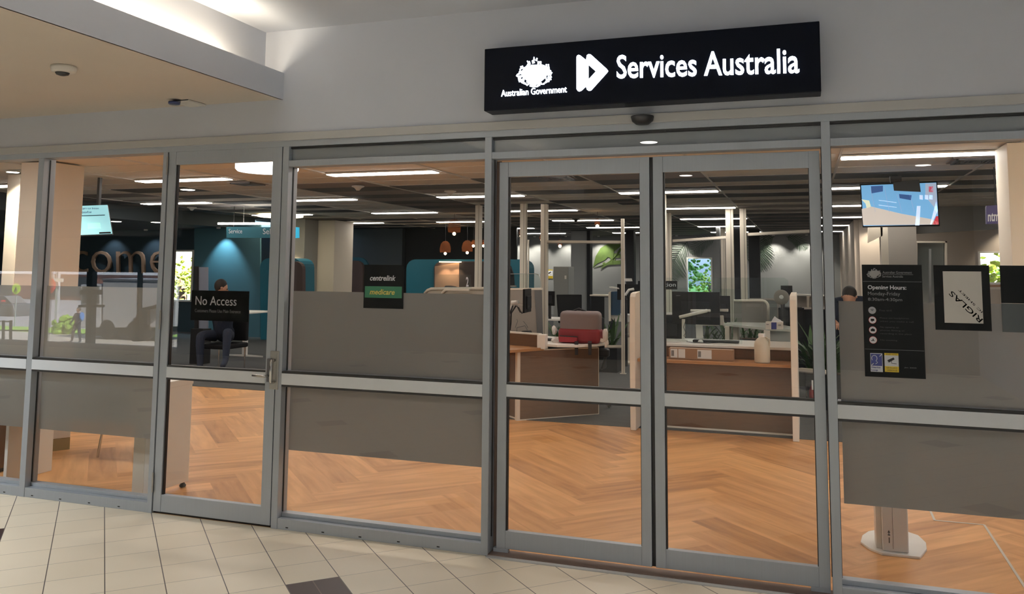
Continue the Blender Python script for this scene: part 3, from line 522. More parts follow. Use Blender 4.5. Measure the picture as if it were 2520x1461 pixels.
# slim linear pendant and warm round light
a, b_ = W(537, 550, 9), W(663, 550, 9); t = root('linear_pendant', ((a.x+b_.x)/2, 9, 2.72), 'slim white bar lamp hanging from a thin wire behind the hinged door', 'lamp')
B().tube([a, b_], .02, 8).build('tube', 'panel_light', t); m_ = (a+b_)/2; B().tube([m_, (m_.x, 9, 2.72)], .003, 5).build('wire', 'white_plastic', t)
g = G(690, 530, 2.72); t = root('round_ceiling_light', (g.x, g.y, 2.72), 'wide warm glowing disc light on the ceiling, half hidden by the door post', 'lamp')
B().lathe([(.5, 0), (.5, -.03), (.45, -.04)], (g.x, g.y, 2.72), 32).build('shade', emat('warm_disc', (1, .86, .55), 6), t)
# amber glass pendants
for p, Yp in (((1096, 605), 15), ((1150, 603), 15.2), ((1165, 600), 15.6), ((1118, 553), 12), ((1283, 575), 13), ((1334, 585), 13.4), ((1378, 600), 14), ((1470, 550), 12), ((1190, 600), 16)):
    g = W(*p, Yp); t = root('pendant_lamp', (g.x, g.y, 2.72), {1096: 'amber glass pendant hanging straight over the lit booth', 1150: 'amber glass pendant, left of the pair beside the slim post', 1165: 'amber pendant bulb right behind the slim post left of the doors', 1118: 'highest amber glass pendant, above the lit booth', 1283: 'amber pendant bulb at the first post inside the left sliding door', 1334: 'amber pendant bulb in front of the thick post', 1378: 'amber pendant bulb just right of the thick post, below the cross beam', 1470: 'round amber pendant between strip lights behind the left sliding door', 1190: 'amber pendant bulb at the edge of the middle window frame'}[p[0]], 'lamp', 'amber pendant lamps')
    B().lathe([(.05, .12), (.11, .06), (.14, -.06), (.13, -.16)], (g.x, g.y, g.z), 16).build('shade', 'amber_glass', t, 0, True) if p[0] in (1096, 1150, 1118) else B().lathe([(.03, .10), (.055, .04), (.06, -.02)], (g.x, g.y, g.z), 12).build('shade', 'amber_glass', t, 0, True)
    B().ball((g.x, g.y-.0, g.z-.19 if p[0] in (1096, 1150, 1118) else g.z-.05), .035, 2).build('bulb', 'warm_glow', t); B().tube([(g.x, g.y, g.z+.1), (g.x, g.y, 2.72)], .004, 5).build('cord', 'gasket', t)
# ================================================================ SHOP: LEFT SIDE
def column(n, x0, x1, y0, y1, m='cream', z1=2.72): struct(box('trim_%d' % n, m, x0, x1, y0, y1, 0, z1, None, .004))
column(30, -8.42, -8.0, 2.73, 3.22, 'cream')
a = W(15, 500, 3.6); b_ = W(45, 500, 3.6); column(31, a.x, b_.x, 3.6, 3.8)
l = lampdisc('recessed_downlight', W(28, 400, 3.35).x, 3.38, 2.72, .07, 30, (1, .9, .72), 'bright round downlight grazing the slim cream column at the far left edge', 'light', None)
a = W(50, 500, 5.2); b_ = W(98, 500, 5.2); column(32, a.x-.1, b_.x, 5.2, 5.6)
# Welcome wall letters
def wl_(u): return u
textpx('wall_lettering', 'welcome', 36, 414, (590, 590), (668, 668), 12.14, 'letter_wood', None, bold=-.012, depth=.05)
tag(bpy.data.objects['wall_lettering'], 'large timber letters spelling welcome on the dark blue wall', 'lettering')
# hanging information screen
Yh = 4.2; P4 = lambda x, y: W(x, y, Yh)
t = root('information_screen', tuple(W(235, 470, Yh)), 'pale cyan information screen hanging from a black pole behind the beige pillar', 'screen')
B().px([(150, 508), (262, 504), (275, 578), (140, 583)], Yh+.004, .03).build('housing', 'gasket', t, .003); B().px([(152, 508), (264, 504), (276, 575), (142, 580)], Yh, .003).build('display', emat('cyan_screen', (.30, .62, .68), .95), t)
textpx('lettering', 'need to report', 190, 243, (510, 510), (516, 515), Yh-.002, 'navy_print', t, mirror=True, depth=.001); textpx('lettering', 'school?', 196, 225, (519, 518), (525, 524), Yh-.002, 'navy_print', t, mirror=True, depth=.001)
B().px([(196, 530), (258, 528), (258, 530), (196, 532)], Yh-.002, .002).build('text_line', 'teal_dark', t); B().px([(215, 549), (246, 548), (248, 562), (216, 563)], Yh-.002, .002).build('green_tile', emat('mint', (.35, .85, .7), 1.0), t); B().px([(244, 571), (272, 570), (273, 574), (244, 575)], Yh-.003, .002).build('dark_bar', 'charcoal', t)
p = W(238, 506, Yh); B().box(p.x-.02, p.x+.02, Yh+.01, Yh+.05, p.z-.01, 2.72).build('pole', 'gasket', t)
# teal hanging service sign and the small cyan blade sign
t = root('hanging_sign', tuple((W(557, 558, 9)+W(733, 558, 9))/2), 'dark teal hanging sign with white service wording behind the hinged door', 'sign')
B().px([(557, 558), (733, 559), (733, 585), (557, 585)], 9, .06).build('board', mat('sign_teal', (.02, .16, .22), .6), t); textpx('lettering', 'Service', 563, 596, (563, 563), (574, 574), 8.998, 'sign_white', t, depth=.002); textpx('lettering', 'Self Service', 647, 728, (562, 562), (576, 576), 8.998, 'sign_white', t, depth=.002)
for x in (575, 715): q = W(x, 558, 9.03); B().tube([q, (q.x, q.y, 2.72)], .006, 6).build('rod', 'gasket', t)
t = root('blade_sign', tuple(W(728, 558, 8.6)), 'small bright cyan sign end showing beside the wide pillar', 'sign'); B().px([(722, 558), (733, 559), (733, 585), (722, 586)], 8.6, .05).build('panel', mat('cyan_panel', (.02, .38, .60), .5, emit=.35, ecol=(.05, .55, .9)), t); q = W(727, 558, 8.62); B().tube([q, (q.x, q.y, 2.72)], .006, 6).build('rod', 'gasket', t)
# wide pillar and thin one
a, b_ = W(740, 600, 13.5), W(783, 600, 13.5); c_ = W(823, 600, 13.5)
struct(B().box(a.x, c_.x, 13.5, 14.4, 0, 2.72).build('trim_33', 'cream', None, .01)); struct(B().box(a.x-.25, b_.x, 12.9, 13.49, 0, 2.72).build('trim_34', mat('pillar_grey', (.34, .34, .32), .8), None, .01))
# teal arched booths
def booth(pxo, pxi, Y, d, label, tm='teal'):
    x0, x1, yt, yb = pxo; t = root('arched_booth', tuple(W((x0+x1)/2, yb, Y)), label, 'booth')
    def arch(x0, x1, yt, yb, r): return [(x0, yb), (x0, yt+r)]+[(x0+r-r*math.cos(a), yt+r-r*math.sin(a)) for a in (.4, .8, 1.2, PI/2)]+[(x1-r+r*math.sin(a), yt+r-r*math.cos(a)) for a in (0, .4, .8, 1.2, PI/2)]+[(x1, yb)]
    ax0, ax1, ayt = pxi; 
    for pts_, Y_, dd, nm, mm in ((arch(x0, x1, yt, yb, 22), Y+.12, d, 'shell', tm), (arch(ax0, ax1, ayt, yb+.1, 18), Y, .12, 'lining', 'booth_brown')):
        w3 = [W(px_, py_, Y_) for px_, py_ in pts_]; w3[0].z = 0; w3[-1].z = 0; B().prism(w3, (0, dd, 0)).build(nm, mm, t)
    return t
booth((640, 742, 635, 868), (668, 744, 643), 11, .5, 'teal arched booth beside the hinged door, its top corner rounded')
booth((822, 905, 633, 720), (800, 893, 641), 16.5, .1, 'dark teal arched booth just right of the wide pillar', 'teal_dark')
lt = booth((1000, 1300, 638, 725), (1068, 1245, 643), 16.0, .5, 'long teal arched booth behind the counter marked two')
B().px([(1131, 645), (1243, 645), (1243, 724), (1131, 724)], 15.95, .03).build('unlit_lining', mat('booth_brown_unlit', (.03, .022, .02), .8), lt)  # right part of the brown lining, its shade put into the colour
B().px([(1070, 655), (1130, 645), (1130, 720), (1070, 720)], 15.97, .02).build('lit_lining', mat('booth_brown_lit', (.30, .19, .13), .8), lt)  # left part of the same lining, lamp light painted in as tan
g = W(1101, 645, 15.9); t = root('booth_light', tuple(g), 'thin warm strip light at the top of the lit booth', 'lamp'); a, b_ = W(1082, 645, 15.9), W(1132, 645, 15.9); B().box(a.x, b_.x, 15.86, 16.0, g.z, g.z+.02).build('strip', 'warm_strip', t)
for x in (1090, 1117): lo = bpy.data.lights.new('booth', 'SPOT'); lo.energy = 14; lo.spot_size = 1.6; lo.spot_blend = .7; lo.color = (1, .7, .42); oo = bpy.data.objects.new('booth_spot', lo); COL.objects.link(oo); q = W(x, 650, 15.75); oo.location = q-Vector(g); oo.parent = t; oo.rotation_euler = (.35, 0, 0)
g = W(722, 641, 14.5); t = root('booth_light', tuple(g), 'short warm strip light glimpsed between door post and pillar', 'lamp'); B().px([(716, 639), (733, 639), (733, 642), (716, 642)], 12.85, .03).build('strip', 'warm_strip', t)
struct(B().px([(716, 643), (733, 643), (733, 715), (716, 715)], 12.87, .02).build('trim_35', 'booth_brown'))
# side window at the left of the door, bright outdoors behind
struct(B().px([(478, 548), (640, 552), (640, 890), (478, 890)], 11.6, .05).build('wall_side', mat('blue_side', (.06, .15, .19), .8)))
# seated group behind the hinged door
def person(name, label, J, E, mats, head, hr=.105, look=(0, -1, 0), hairc='hair'):
    me = bpy.data.meshes.new('body'); vs = list(J.values()); ks = list(J.keys()); c0 = Vector(vs[0][0]); me.from_pydata([Vector(v[0])-c0 for v in vs], [(ks.index(a), ks.index(b)) for a, b in E], [])
    t = root(name, (c0.x, c0.y, min(v[0][2] for v in vs)), label, 'person'); ORG[t.name] = c0; t.location = c0
    o = bpy.data.objects.new('body', me); COL.objects.link(o); o.parent = t; ORG[o.name] = c0
    sk = o.modifiers.new('skin', 'SKIN'); 
    for i, v in enumerate(vs): me.skin_vertices[0].data[i].radius = (v[1], v[1]); me.skin_vertices[0].data[i].use_root = (i == 0)
    ss = o.modifiers.new('sub', 'SUBSURF'); ss.levels = 1; ss.render_levels = 2; me.materials.append(MATS[mats]); 
    H = Vector(head); lk = Vector(look).normalized(); sd = lk.cross(Vector((0, 0, 1))).normalized()
    hd = B().ball(H, hr, 3, (.78, .88, 1.08)).ball(H+lk*hr*.86-Vector((0, 0, hr*.15)), hr*.17, 2, (.7, 1, 1.2)).ball(H+sd*hr*.78, hr*.2, 2).ball(H-sd*hr*.78, hr*.2, 2).tube([H-Vector((0, 0, hr*.8)), H-Vector((0, 0, hr*1.7))], hr*.48, 10).build('head', 'skin', t, 0, True)
    B().ball(H+Vector((0, 0, hr*.22))-lk*hr*.16, hr*1.03, 3, (.84, .95, 1.0)).build('hair', hairc, hd, 0, True)
    for s_ in (-1, 1): B().ball(H+lk*hr*.8+sd*s_*hr*.32+Vector((0, 0, hr*.05)), hr*.1, 1).build('eye', 'gasket', hd)
    B().ball(H+lk*hr*.78-Vector((0, 0, hr*.5)), hr*.12, 1, (1.8, .6, .5)).build('mouth', mat('lip', (.35, .12, .1), .6), hd); return t
def hand(t, wpt, d, up=(0, 0, 1), s=1.0, side=1):
    d = Vector(d).normalized(); up = Vector(up); sd = d.cross(up).normalized(); up = sd.cross(d).normalized(); w = Vector(wpt); b = B()
    b.ball(w+d*.045*s, .042*s, 2, (.9, .9, .5))
    for k in range(4):
        o = w+d*.08*s+sd*(k-1.5)*.019*s; L = (.062, .074, .07, .055)[k]*s; b.tube([w+d*.05*s+sd*(k-1.5)*.017*s, o, o+d*L*.5-up*.006*s, o+d*L*.85-up*.026*s], [.009*s, .009*s, .008*s, .0065*s], 6)
    b.tube([w+d*.02*s+sd*side*.03*s, w+d*.05*s+sd*side*.052*s-up*.008*s, w+d*.085*s+sd*side*.055*s-up*.02*s], [.011*s, .0095*s, .008*s], 6); return b.build('hand', 'skin', t, 0, True)
q = G(520, 900, 0); bx, by = W(548, 800, 6.4).x, 6.4
J = {'pel': ((bx, by, .52), .15), 'ch': ((bx+.02, by-.03, .85), .17), 'nk': ((bx+.04, by-.08, 1.08), .07), 'sL': ((bx-.17, by, 1.02), .07), 'eL': ((bx-.2, by-.2, .78), .05), 'wL': ((bx+.02, by-.42, .82), .035),
     'sR': ((bx+.2, by-.06, 1.02), .07), 'eR': ((bx+.34, by-.2, .78), .05), 'wR': ((bx+.46, by-.42, .82), .035), 'hL': ((bx-.09, by, .5), .1), 'kL': ((bx-.02, by-.48, .55), .075), 'aL': ((bx+.02, by-.5, .08), .045), 'tL': ((bx+.04, by-.68, .05), .04),
     'hR': ((bx+.12, by, .5), .1), 'kR': ((bx+.42, by-.42, .60), .075), 'aR': ((bx+.5, by-.55, .20), .045), 'tR': ((bx+.58, by-.72, .14), .04)}
EE = [('pel', 'ch'), ('ch', 'nk'), ('ch', 'sL'), ('sL', 'eL'), ('eL', 'wL'), ('ch', 'sR'), ('sR', 'eR'), ('eR', 'wR'), ('pel', 'hL'), ('hL', 'kL'), ('kL', 'aL'), ('aL', 'tL'), ('pel', 'hR'), ('hR', 'kR'), ('kR', 'aR'), ('aR', 'tR')]
pt = person('person', 'person in dark clothes sitting behind the No Access sign on the hinged door', J, EE, 'cloth_dark', (bx+.05, by-.12, 1.24), .105, (.75, .55, -.35)); hand(pt, (bx+.02, by-.42, .82), (.5, -.8, 0)); hand(pt, (bx+.46, by-.42, .82), (.3, -.9, 0), side=-1)
t = root('visitor_chair', (bx+.02, by+.02, 0), 'dark upholstered chair under the seated person behind the hinged door', 'chair')
B().box(bx-.26, bx+.3, by-.3, by+.25, .33, .40).build('seat', 'charcoal', t, .02); B().box(bx-.24, bx+.28, by+.22, by+.28, .42, .9).build('backrest', 'charcoal', t, .02)
for sx in (-.22, .26):
    for sy in (-.26, .22): B().tube([(bx+sx, by+sy, .35), (bx+sx, by+sy, .01)], .013).build('leg', 'chrome', t)
# standing table with white T leg
q = G(602, 877, 0); t = root('standing_table', (q.x, q.y, 0), 'slim white-topped table on a single T-foot, behind the door beside the teal booth', 'table'); zt = W(600, 767, q.y).z
B().box(q.x-.75, q.x+.32, q.y-.35, q.y+.35, zt-.012, zt+.012).build('table_top', 'white_lam', t, .003); B().box(q.x-.03, q.x+.03, q.y-.04, q.y+.04, .03, zt-.012).build('column', 'white_plastic', t); B().prism([(q.x-.38, q.y-.03, .002), (q.x+.4, q.y-.03, .002), (q.x+.1, q.y+.03, .002), (q.x-.1, q.y+.03, .002)], (0, 0, .03)).build('foot', 'white_plastic', t)
# laptop-like screen standing near
t = root('privacy_screen', tuple(W(500, 760, 6.9)), 'tall thin dark-edged screen standing behind the No Access sign', 'screen'); q = W(495, 808, 6.9); box('base', 'gasket', q.x-.12, q.x+.12, 6.8, 7.0, 0, q.z, t); B().px([(478, 655), (487, 655), (487, 810), (478, 810)], 6.9, .03).build('edge', 'gasket', t); B().px([(487, 657), (512, 657), (512, 810), (487, 810)], 6.92, .01).build('panel', mat('screen_panel', (.25, .28, .36), .5), t)
# white table by the glass, left
t = root('white_table', (-4.9, .45, 0), 'white laminate table with slab legs just inside the glass, left of the hinged door', 'table')
B().box(-5.5, -4.165, .21, .63, .715, .757).build('table_top', 'white_lam', t, .003); B().box(-4.215, -4.17, .235, .625, .035, .715).build('end_panel', 'white_lam', t, .003)
B().box(-4.31, -4.2155, .235, .27, .012, .715).build('front_leg', 'cream', t, .002); B().lathe([(.02, .002), (.024, .012), (.008, .035)], (-4.19, .59, 0), 14).build('glide', 'gasket', t); B().lathe([(.02, .002), (.024, .012), (.008, .035)], (-4.19, .27, 0), 14).build('glide', 'gasket', t)
B().box(-5.47, -5.44, .235, .625, 0, .715).build('end_panel', 'white_lam', t, .003); B().box(-5.44, -4.215, .52, .535, .42, .715).build('modesty_panel', 'grey_fabric', t)
t = root('low_cabinet', (-6.15, 1.05, 0), 'low white cabinet with a glossy skirt seen under the film at far left', 'cabinet'); a, b_ = (-6.18, .81), (-5.93, 1.25)
d = Vector((b_[0]-a[0], b_[1]-a[1], 0)); nrm = Vector((-d.y, d.x, 0)).normalized()*.35
B().prism([(a[0], a[1], .10), (b_[0], b_[1], .10), (b_[0]+nrm.x, b_[1]+nrm.y, .10), (a[0]+nrm.x, a[1]+nrm.y, .10)], (0, 0, .50)).build('body', 'white_lam', t, .003); B().prism([(a[0], a[1], .0), (b_[0], b_[1], .0), (b_[0]+nrm.x, b_[1]+nrm.y, 0), (a[0]+nrm.x, a[1]+nrm.y, 0)], (0, 0, .098)).build('plinth', mat('skirt', (.33, .25, .10), .25), t)  # plinth colour carries a painted brownish reflection
t = root('wooden_cabinet', (-5.9, .45, 0), 'dark timber cabinet at the extreme bottom left behind the glass', 'cabinet'); B().box(-6.2, -5.74, .38, .75, .03, .62).build('body', 'oak', t, .004); B().box(-6.18, -5.76, .41, .73, 0, .029).build('plinth', 'gasket', t)
# chair behind the film
t = root('shell_chair', (-5.2, 1.3, 0), 'grey shell chair on thin legs, dim behind the frosted film', 'chair'); B().box(-5.45, -5.0, 1.1, 1.5, .44, .47).build('seat', 'charcoal', t, .02); B().prism([(-5.48, 1.05, .47), (-5.5, 1.5, .47), (-5.55, 1.52, .86), (-5.53, 1.08, .86)], (.03, 0, 0)).build('backrest', 'charcoal', t, .01)
for sx in (-5.43, -5.03):
    for sy in (1.13, 1.47): B().tube([(sx, sy, .44), (sx+(sx+5.23)*.2, sy+(sy-1.3)*.2, .0)], .01).build('leg', 'chrome', t)
# ================================================================ SHOP: COUNTERS
def monitor(name, c, w, h_, rz, label, textlogo=None, parent_arm=None):
    t = root(name, c, label, 'monitor'); R = Matrix.Rotation(rz, 4, 'Z'); C = Vector(c)
    def bb(x0, x1, y0, y1, z0, z1):
        b = B(); b.box(x0, x1, y0, y1, z0, z1)
        for v in b.b.verts: v.co = C + R @ v.co
        return b
    bb(-w/2, w/2, -.012, .012, 0, h_).build('case', 'black', t, .003); bb(-w/2+.01, w/2-.01, .0125, .0135, .01, h_-.01).build('display', mat('display_dark', (.02, .03, .04), .1), t); bb(-w*.3, w*.3, -.03, -.0125, h_*.15, h_*.7).build('back_cover', 'charcoal', t, .004)
    return t
# reception desk, left
A = Vector((-2.82, 3.93, 0)); Bp = Vector((-2.12, 4.61, 0)); d = (Bp-A).normalized(); nn = Vector((-d.y, d.x, 0))
t = root('reception_desk', (-2.7, 4.6, 0), 'oak and white reception desk with angled end panel, seen through the left sliding door', 'desk')
def quad(p, q, th, z0, z1): n_ = Vector((-(q-p).y, (q-p).x, 0)).normalized()*th; return [(p.x, p.y, z0), (q.x, q.y, z0), (q.x+n_.x, q.y+n_.y, z0), (p.x+n_.x, p.y+n_.y, z0)], (0, 0, z1-z0)
B().prism(*quad(A+d*.03, Bp-d*.006, .03, .012, .708)).build('end_panel', 'oak', t); B().prism(*quad(A-d*.004-nn*.002, A+d*.03-nn*.002, .05, 0, .716)).build('edge_post', 'cream', t)
B().prism(*quad(A+d*.03-nn*.002, Bp-nn*.002, .034, .0, .012)).prism(*quad(A+d*.03-nn*.002, Bp-nn*.002, .034, .708, .717)).prism(*quad(Bp-d*.006-nn*.002, Bp-nn*.002, .034, .012, .708)).build('edging', 'cream', t)
E0 = G(1236, 995, 0); E1 = A+Vector((.0, .12, 0)); ed = Vector((-3.9, 4.95, 0))
B().prism(*quad(ed, A+nn*.06+d*.02, .03, .02, .70)).build('front_panel', 'oak', t); B().prism(*quad(ed, A+nn*.055+d*.02, .035, 0, .02)).build('kick_strip', 'cream', t)
# customer ledge with rounded end and raised back
pts = [W(1225, 838, 4.2), ]
LZ = .735
led = [Vector((-4.2, 4.35, LZ)), Vector((-3.0, 3.72, LZ)), Vector((-2.88, 3.72, LZ)), Vector((-2.8, 3.80, LZ)), Vector((-2.60, 4.14, LZ)), Vector((-3.1, 4.6, LZ)), Vector((-4.2, 5.0, LZ))]
B().prism(led, (0, 0, -.03)).build('customer_ledge', 'oak_top', t, .003)
u0, u1 = Vector((-4.2, 4.72, 0)), Vector((-2.66, 4.16, 0)); B().prism(*quad(u0, u1, .03, LZ+.001, .86)).build('upstand', 'oak', t); B().prism(*quad(u0-Vector((0, .004, 0)), u1-Vector((0, .004, 0)), .05, .861, .878)).build('upstand_cap', 'white_lam', t, .002)
B().box(-2.665, -2.575, 4.10, 4.2, .72, .872).build('end_block', 'white_lam', t, .006)
wt = [Vector((-2.66, 4.2, .745)), Vector((-2.45, 4.12, .745)), Vector((-2.25, 4.18, .745)), Vector((-2.08, 4.36, .745)), Vector((-2.02, 4.6, .745)), Vector((-2.1, 4.9, .745)), Vector((-2.6, 5.1, .745)), Vector((-3.6, 5.5, .745)), Vector((-3.6, 5.0, .745)), Vector((-2.7, 4.4, .745))]
B().prism(wt, (0, 0, .025)).build('worktop', 'white_lam', t, .003)
# fabric divider, counter glass behind left desk
Yd = 5.6; t = root('fabric_divider', tuple(W(1280, 830, Yd)), 'grey fabric divider panel with white top rail behind the left reception desk', 'divider')
B().px([(1236, 713), (1331, 712), (1334, 830), (1236, 830)], Yd, .04).build('panel', 'grey_fabric', t); B().px([(1234, 709), (1333, 708), (1333, 713), (1234, 713)], Yd-.004, .05).build('top_rail', 'cream', t)
B().px([(1315, 714), (1333, 714), (1336, 828), (1322, 828)], Yd-.01, .008).build('dark_return', mat('return_grey', (.14, .14, .14), .9), t); q = W(1290, 830, Yd); B().box(q.x-.3, q.x+.25, Yd, Yd+.04, 0, q.z).build('base', 'grey_fabric', t)
t = root('privacy_glass', tuple(W(1280, 700, Yd+.1)), 'clear glass screen standing on the grey fabric divider', 'screen'); B().px([(1236, 674), (1322, 673), (1330, 682), (1332, 708), (1236, 709)], Yd+.05, .008).build('sheet', 'clear_screen', t); B().tube([W(1238, 674, Yd+.05), W(1316, 673, Yd+.05), W(1326, 676, Yd+.05), W(1331, 690, Yd+.05), W(1332, 708, Yd+.05)], .004, 6).build('rim', 'steel', t)
# monitor arm side view with cables
Ya = 4.9; t = root('monitor_arm', tuple(W(1295, 800, Ya)), 'pale jointed monitor arm with hanging black cables on the left reception desk', 'monitor arm')
B().tube([W(1251, 812, Ya), W(1250, 790, Ya), W(1256, 762, Ya)], .014, 8).tube([W(1256, 765, Ya), W(1262, 745, Ya)], .018, 8).build('lower_arm', 'white_plastic', t); B().tube([W(1259, 745, Ya), W(1276, 744, Ya)], .028, 10).build('joint', 'white_plastic', t, 0, True); B().tube([W(1274, 748, Ya), W(1290, 750, Ya)], .014, 8).build('head_arm', 'white_plastic', t)
b = B(); b.tube([W(*p, Ya-.02) for p in ((1262, 752), (1254, 772), (1247, 790), (1250, 806))], .008, 6); b.tube([W(*p, Ya-.02) for p in ((1270, 752), (1258, 770), (1257, 795), (1255, 812))], .009, 6); b.tube([W(*p, Ya-.02) for p in ((1272, 752), (1280, 768), (1292, 768), (1300, 758))], .006, 6); b.tube([W(*p, Ya-.02) for p in ((1276, 755), (1284, 771), (1298, 766), (1302, 752))], .005, 6); b.build('cables', 'gasket', t, 0, True)
t = monitor('computer_monitor', tuple(W(1297, 768, Ya+.02)), .40, .27, math.radians(97), 'black computer monitor seen edge-on on the left reception desk')
b = B(); b.tube([W(*p, 5.0) for p in ((1268, 806), (1274, 790), (1272, 785))], .003, 5); b.tube([W(*p, 5.0) for p in ((1272, 820), (1272, 806), (1292, 801), (1298, 812))], .004, 5); b.tube([W(*p, 5.0) for p in ((1288, 790), (1296, 800), (1299, 806))], .003, 5)
tag(b.build('cable', 'dark_grey_plastic', None, 0, True), 'loose thin cables on the left reception desk below the monitor arm', 'cable')
t = root('keyboard', tuple(W(1365, 828, 4.75)), 'black keyboard on the white worktop in front of the shopping bag', 'keyboard'); q = Vector((-2.75, 4.66, .772)); B().box(q.x-.17, q.x+.17, q.y-.07, q.y+.07, .7715, .79, .35*-1).build('body', 'black', t, .003)
t = root('office_phone', (-3.15, 4.72, .772), 'flat black desk phone lying behind the raised oak edge', 'phone'); B().prism([(-3.35, 4.82, .772), (-3.0, 4.66, .772), (-2.95, 4.78, .772), (-3.3, 4.94, .772)], (0, 0, .05)).build('base', 'black', t, .01); B().tube([(-3.02, 4.68, .84), (-2.96, 4.8, .84)], .02, 8).build('handset', 'black', t, 0, True)
# red backpack in a clear bag
Yb = 4.42; q = W(1430, 848, Yb); t = root('backpack', (q.x, q.y, .77), 'bright red backpack with grey mesh front and dangling black straps on the white worktop', 'bag')
x0, x1 = W(1376, 845, Yb).x, W(1478, 845, Yb).x; ww = (x1-x0)/2; cx_ = (x0+x1)/2
def puff(x0, x1, y0, y1, z0, z1, name, m, par, k=.25):
    b = B(); bmesh.ops.create_cube(b.b, size=1, matrix=Matrix.Translation(((x0+x1)/2, (y0+y1)/2, (z0+z1)/2)) @ Matrix.Diagonal((x1-x0, y1-y0, z1-z0, 1))); o = b.build(name, m, par, 0, True)
    bv = o.modifiers.new('b', 'BEVEL'); bv.width = min(x1-x0, y1-y0, z1-z0)*k; bv.segments = 4; return o
puff(x0, x1, Yb-.06, Yb+.16, .772, .93, 'body', 'red', t); puff(x0+.01, x1-.01, Yb-.045, Yb+.15, .88, 1.11, 'mesh_front', 'mesh_grey', t); puff(x0+.02, cx_-.01, Yb-.085, Yb-.055, .78, .845, 'pocket', mat('red_pocket', (.34, .02, .03), .5), t); B().tube([(x0+.03, Yb-.088, .848), (cx_, Yb-.088, .843)], .006, 6).build('zip', 'gasket', t)
B().tube([(cx_-.10, Yb+.05, 1.10), (cx_-.02, Yb+.05, 1.135), (cx_+.06, Yb+.05, 1.10)], .012, 8).build('handle', 'gasket', t, 0, True)
for a_, b2 in ((1418, 790), (1451, 790)):
    s0 = W(a_-4, 848, Yb-.13); B().prism([W(a_-4, 845, Yb-.20), W(a_+5, 845, Yb-.20), W(a_+4, 873, Yb-.20), W(a_-3, 873, Yb-.20)], (0, .006, 0)).prism([W(a_-4, 845, Yb-.20), W(a_+5, 845, Yb-.20), W(a_+5, 840, Yb-.07), W(a_-4, 840, Yb-.07)], (0, 0, .005)).build('strap', 'gasket', t)
b = B()
for (p, s_, c_) in (((1370, 838), .05, (1.3, .7, .8)), ((1364, 812), .035, (.8, .7, 1.5)), ((1490, 825), .045, (.7, .7, 1.7)), ((1493, 845), .03, (.8, .6, 1.4)), ((1480, 838), .03, (1.5, .8, .8))): b.ball(W(*p, Yb), s_, 2, c_, .006)
tag(b.build('plastic_bag', 'bag_plastic', None, 0, False), 'crumpled pale plastic bag bunched around the red backpack', 'bag')
t = root('office_chair', (-2.38, 4.98, 0), 'black swivel chair tucked behind the angled oak end panel', 'chair'); cx0 = -2.36
puff(cx0-.22, cx0+.2, 4.78, 5.2, .43, .52, 'seat', 'charcoal', t); puff(cx0+.2, cx0+.32, 4.72, 4.82, .60, .69, 'armrest', 'gasket', t); B().tube([(cx0+.24, 4.78, .47), (cx0+.28, 4.78, .61)], .015).build('arm_post', 'gasket', t); B().tube([(cx0, 4.98, .09), (cx0, 4.98, .43)], .025).build('column', 'gasket', t); puff(cx0-.2, cx0+.16, 5.2, 5.25, .50, 1.0, 'backrest', 'charcoal', t)
for k in range(5): a_ = k*2*PI/5+.3; lg_ = B().tube([(cx0, 4.98, .1), (cx0+.26*math.cos(a_), 4.98+.26*math.sin(a_), .075)], [.025, .015]).build('leg', 'gasket', t); B().ball((cx0+.26*math.cos(a_), 4.98+.26*math.sin(a_), .035), .028, 2).build('caster', 'gasket', lg_)
# reception desk, right
t = root('reception_desk', (-.85, 4.4, 0), 'long oak-fronted reception desk with white end screens, seen through the right sliding door', 'desk')
B().box(-1.57, -.13, 4.13, 4.16, .02, .655).build('front_panel', 'oak', t); B().box(-1.57, -.13, 4.12, 4.165, 0, .02).build('kick_strip', 'cream', t)
B().box(-1.57, -.13, 3.93, 4.3, .655, .685).build('customer_ledge', 'oak_top', t, .003); B().box(-1.57, -.13, 4.27, 4.3, .685, .79).build('upstand', 'oak', t); B().box(-1.57, -.13, 4.24, 5.0, .79, .815).build('worktop', 'white_lam', t, .003)
for x0_, x1_ in ((-1.63, -1.575), (-.127, -.07)):
    B().prism([(x0_, 3.86, .0), (x0_, 3.83, .85), (x0_, 3.86, 1.29), (x0_, 3.9, 1.325), (x0_, 4.0, 1.335), (x0_, 5.0, 1.335), (x0_, 5.0, 0)], (x1_-x0_, 0, 0)).build('end_screen', 'cream', t, .006)
B().box(-1.57, -.6, 4.45, 4.456, .82, 1.37).build('glass_screen', 'clear_screen', t)
# things on the right desk
t = root('cardboard_box', tuple(W(1725, 880, 4.08)), 'long flat brown carton with white shipping labels on the oak ledge', 'box'); a, b_ = W(1646, 875, 4.02), W(1805, 882, 4.02)
B().box(a.x, b_.x, 4.02, 4.14, .687, .792).build('carton', 'cardboard', t, .002); b = B(); b.box(a.x+.01, b_.x-.01, 4.05, 4.07, .7925, .7932).build('tape', 'cream', t)
for u0_, u1_ in ((.035, .215), (.24, .40)): pass
lb = lambda p0, p1, y0, y1: B().box(W(p0, 860, 4.018).x, W(p1, 860, 4.018).x, 4.018, 4.02, y0, y1).build('shipping_label', 'paper', t)
for p0, p1 in ((1650, 1667), (1669, 1686), (1716, 1751)):
    L_ = lb(p0, p1, .70, .785)
    if p0 != 1669: x = W(p0, 860, 4.018).x; b = B(); [b.box(x+.008+k*.004, x+.0095+k*.004+.001*(k % 2), 4.0165, 4.018, .715, .77) for k in range(7)]; b.build('barcode', 'dim_text', L_)
q = W(1876, 883, 4.02); t = root('plastic_bottle', (q.x, 4.02, .687), 'large cloudy white plastic jug at the right end of the oak ledge', 'bottle'); k_ = (W(1896, 850, 4.02).x-W(1857, 850, 4.02).x)/2
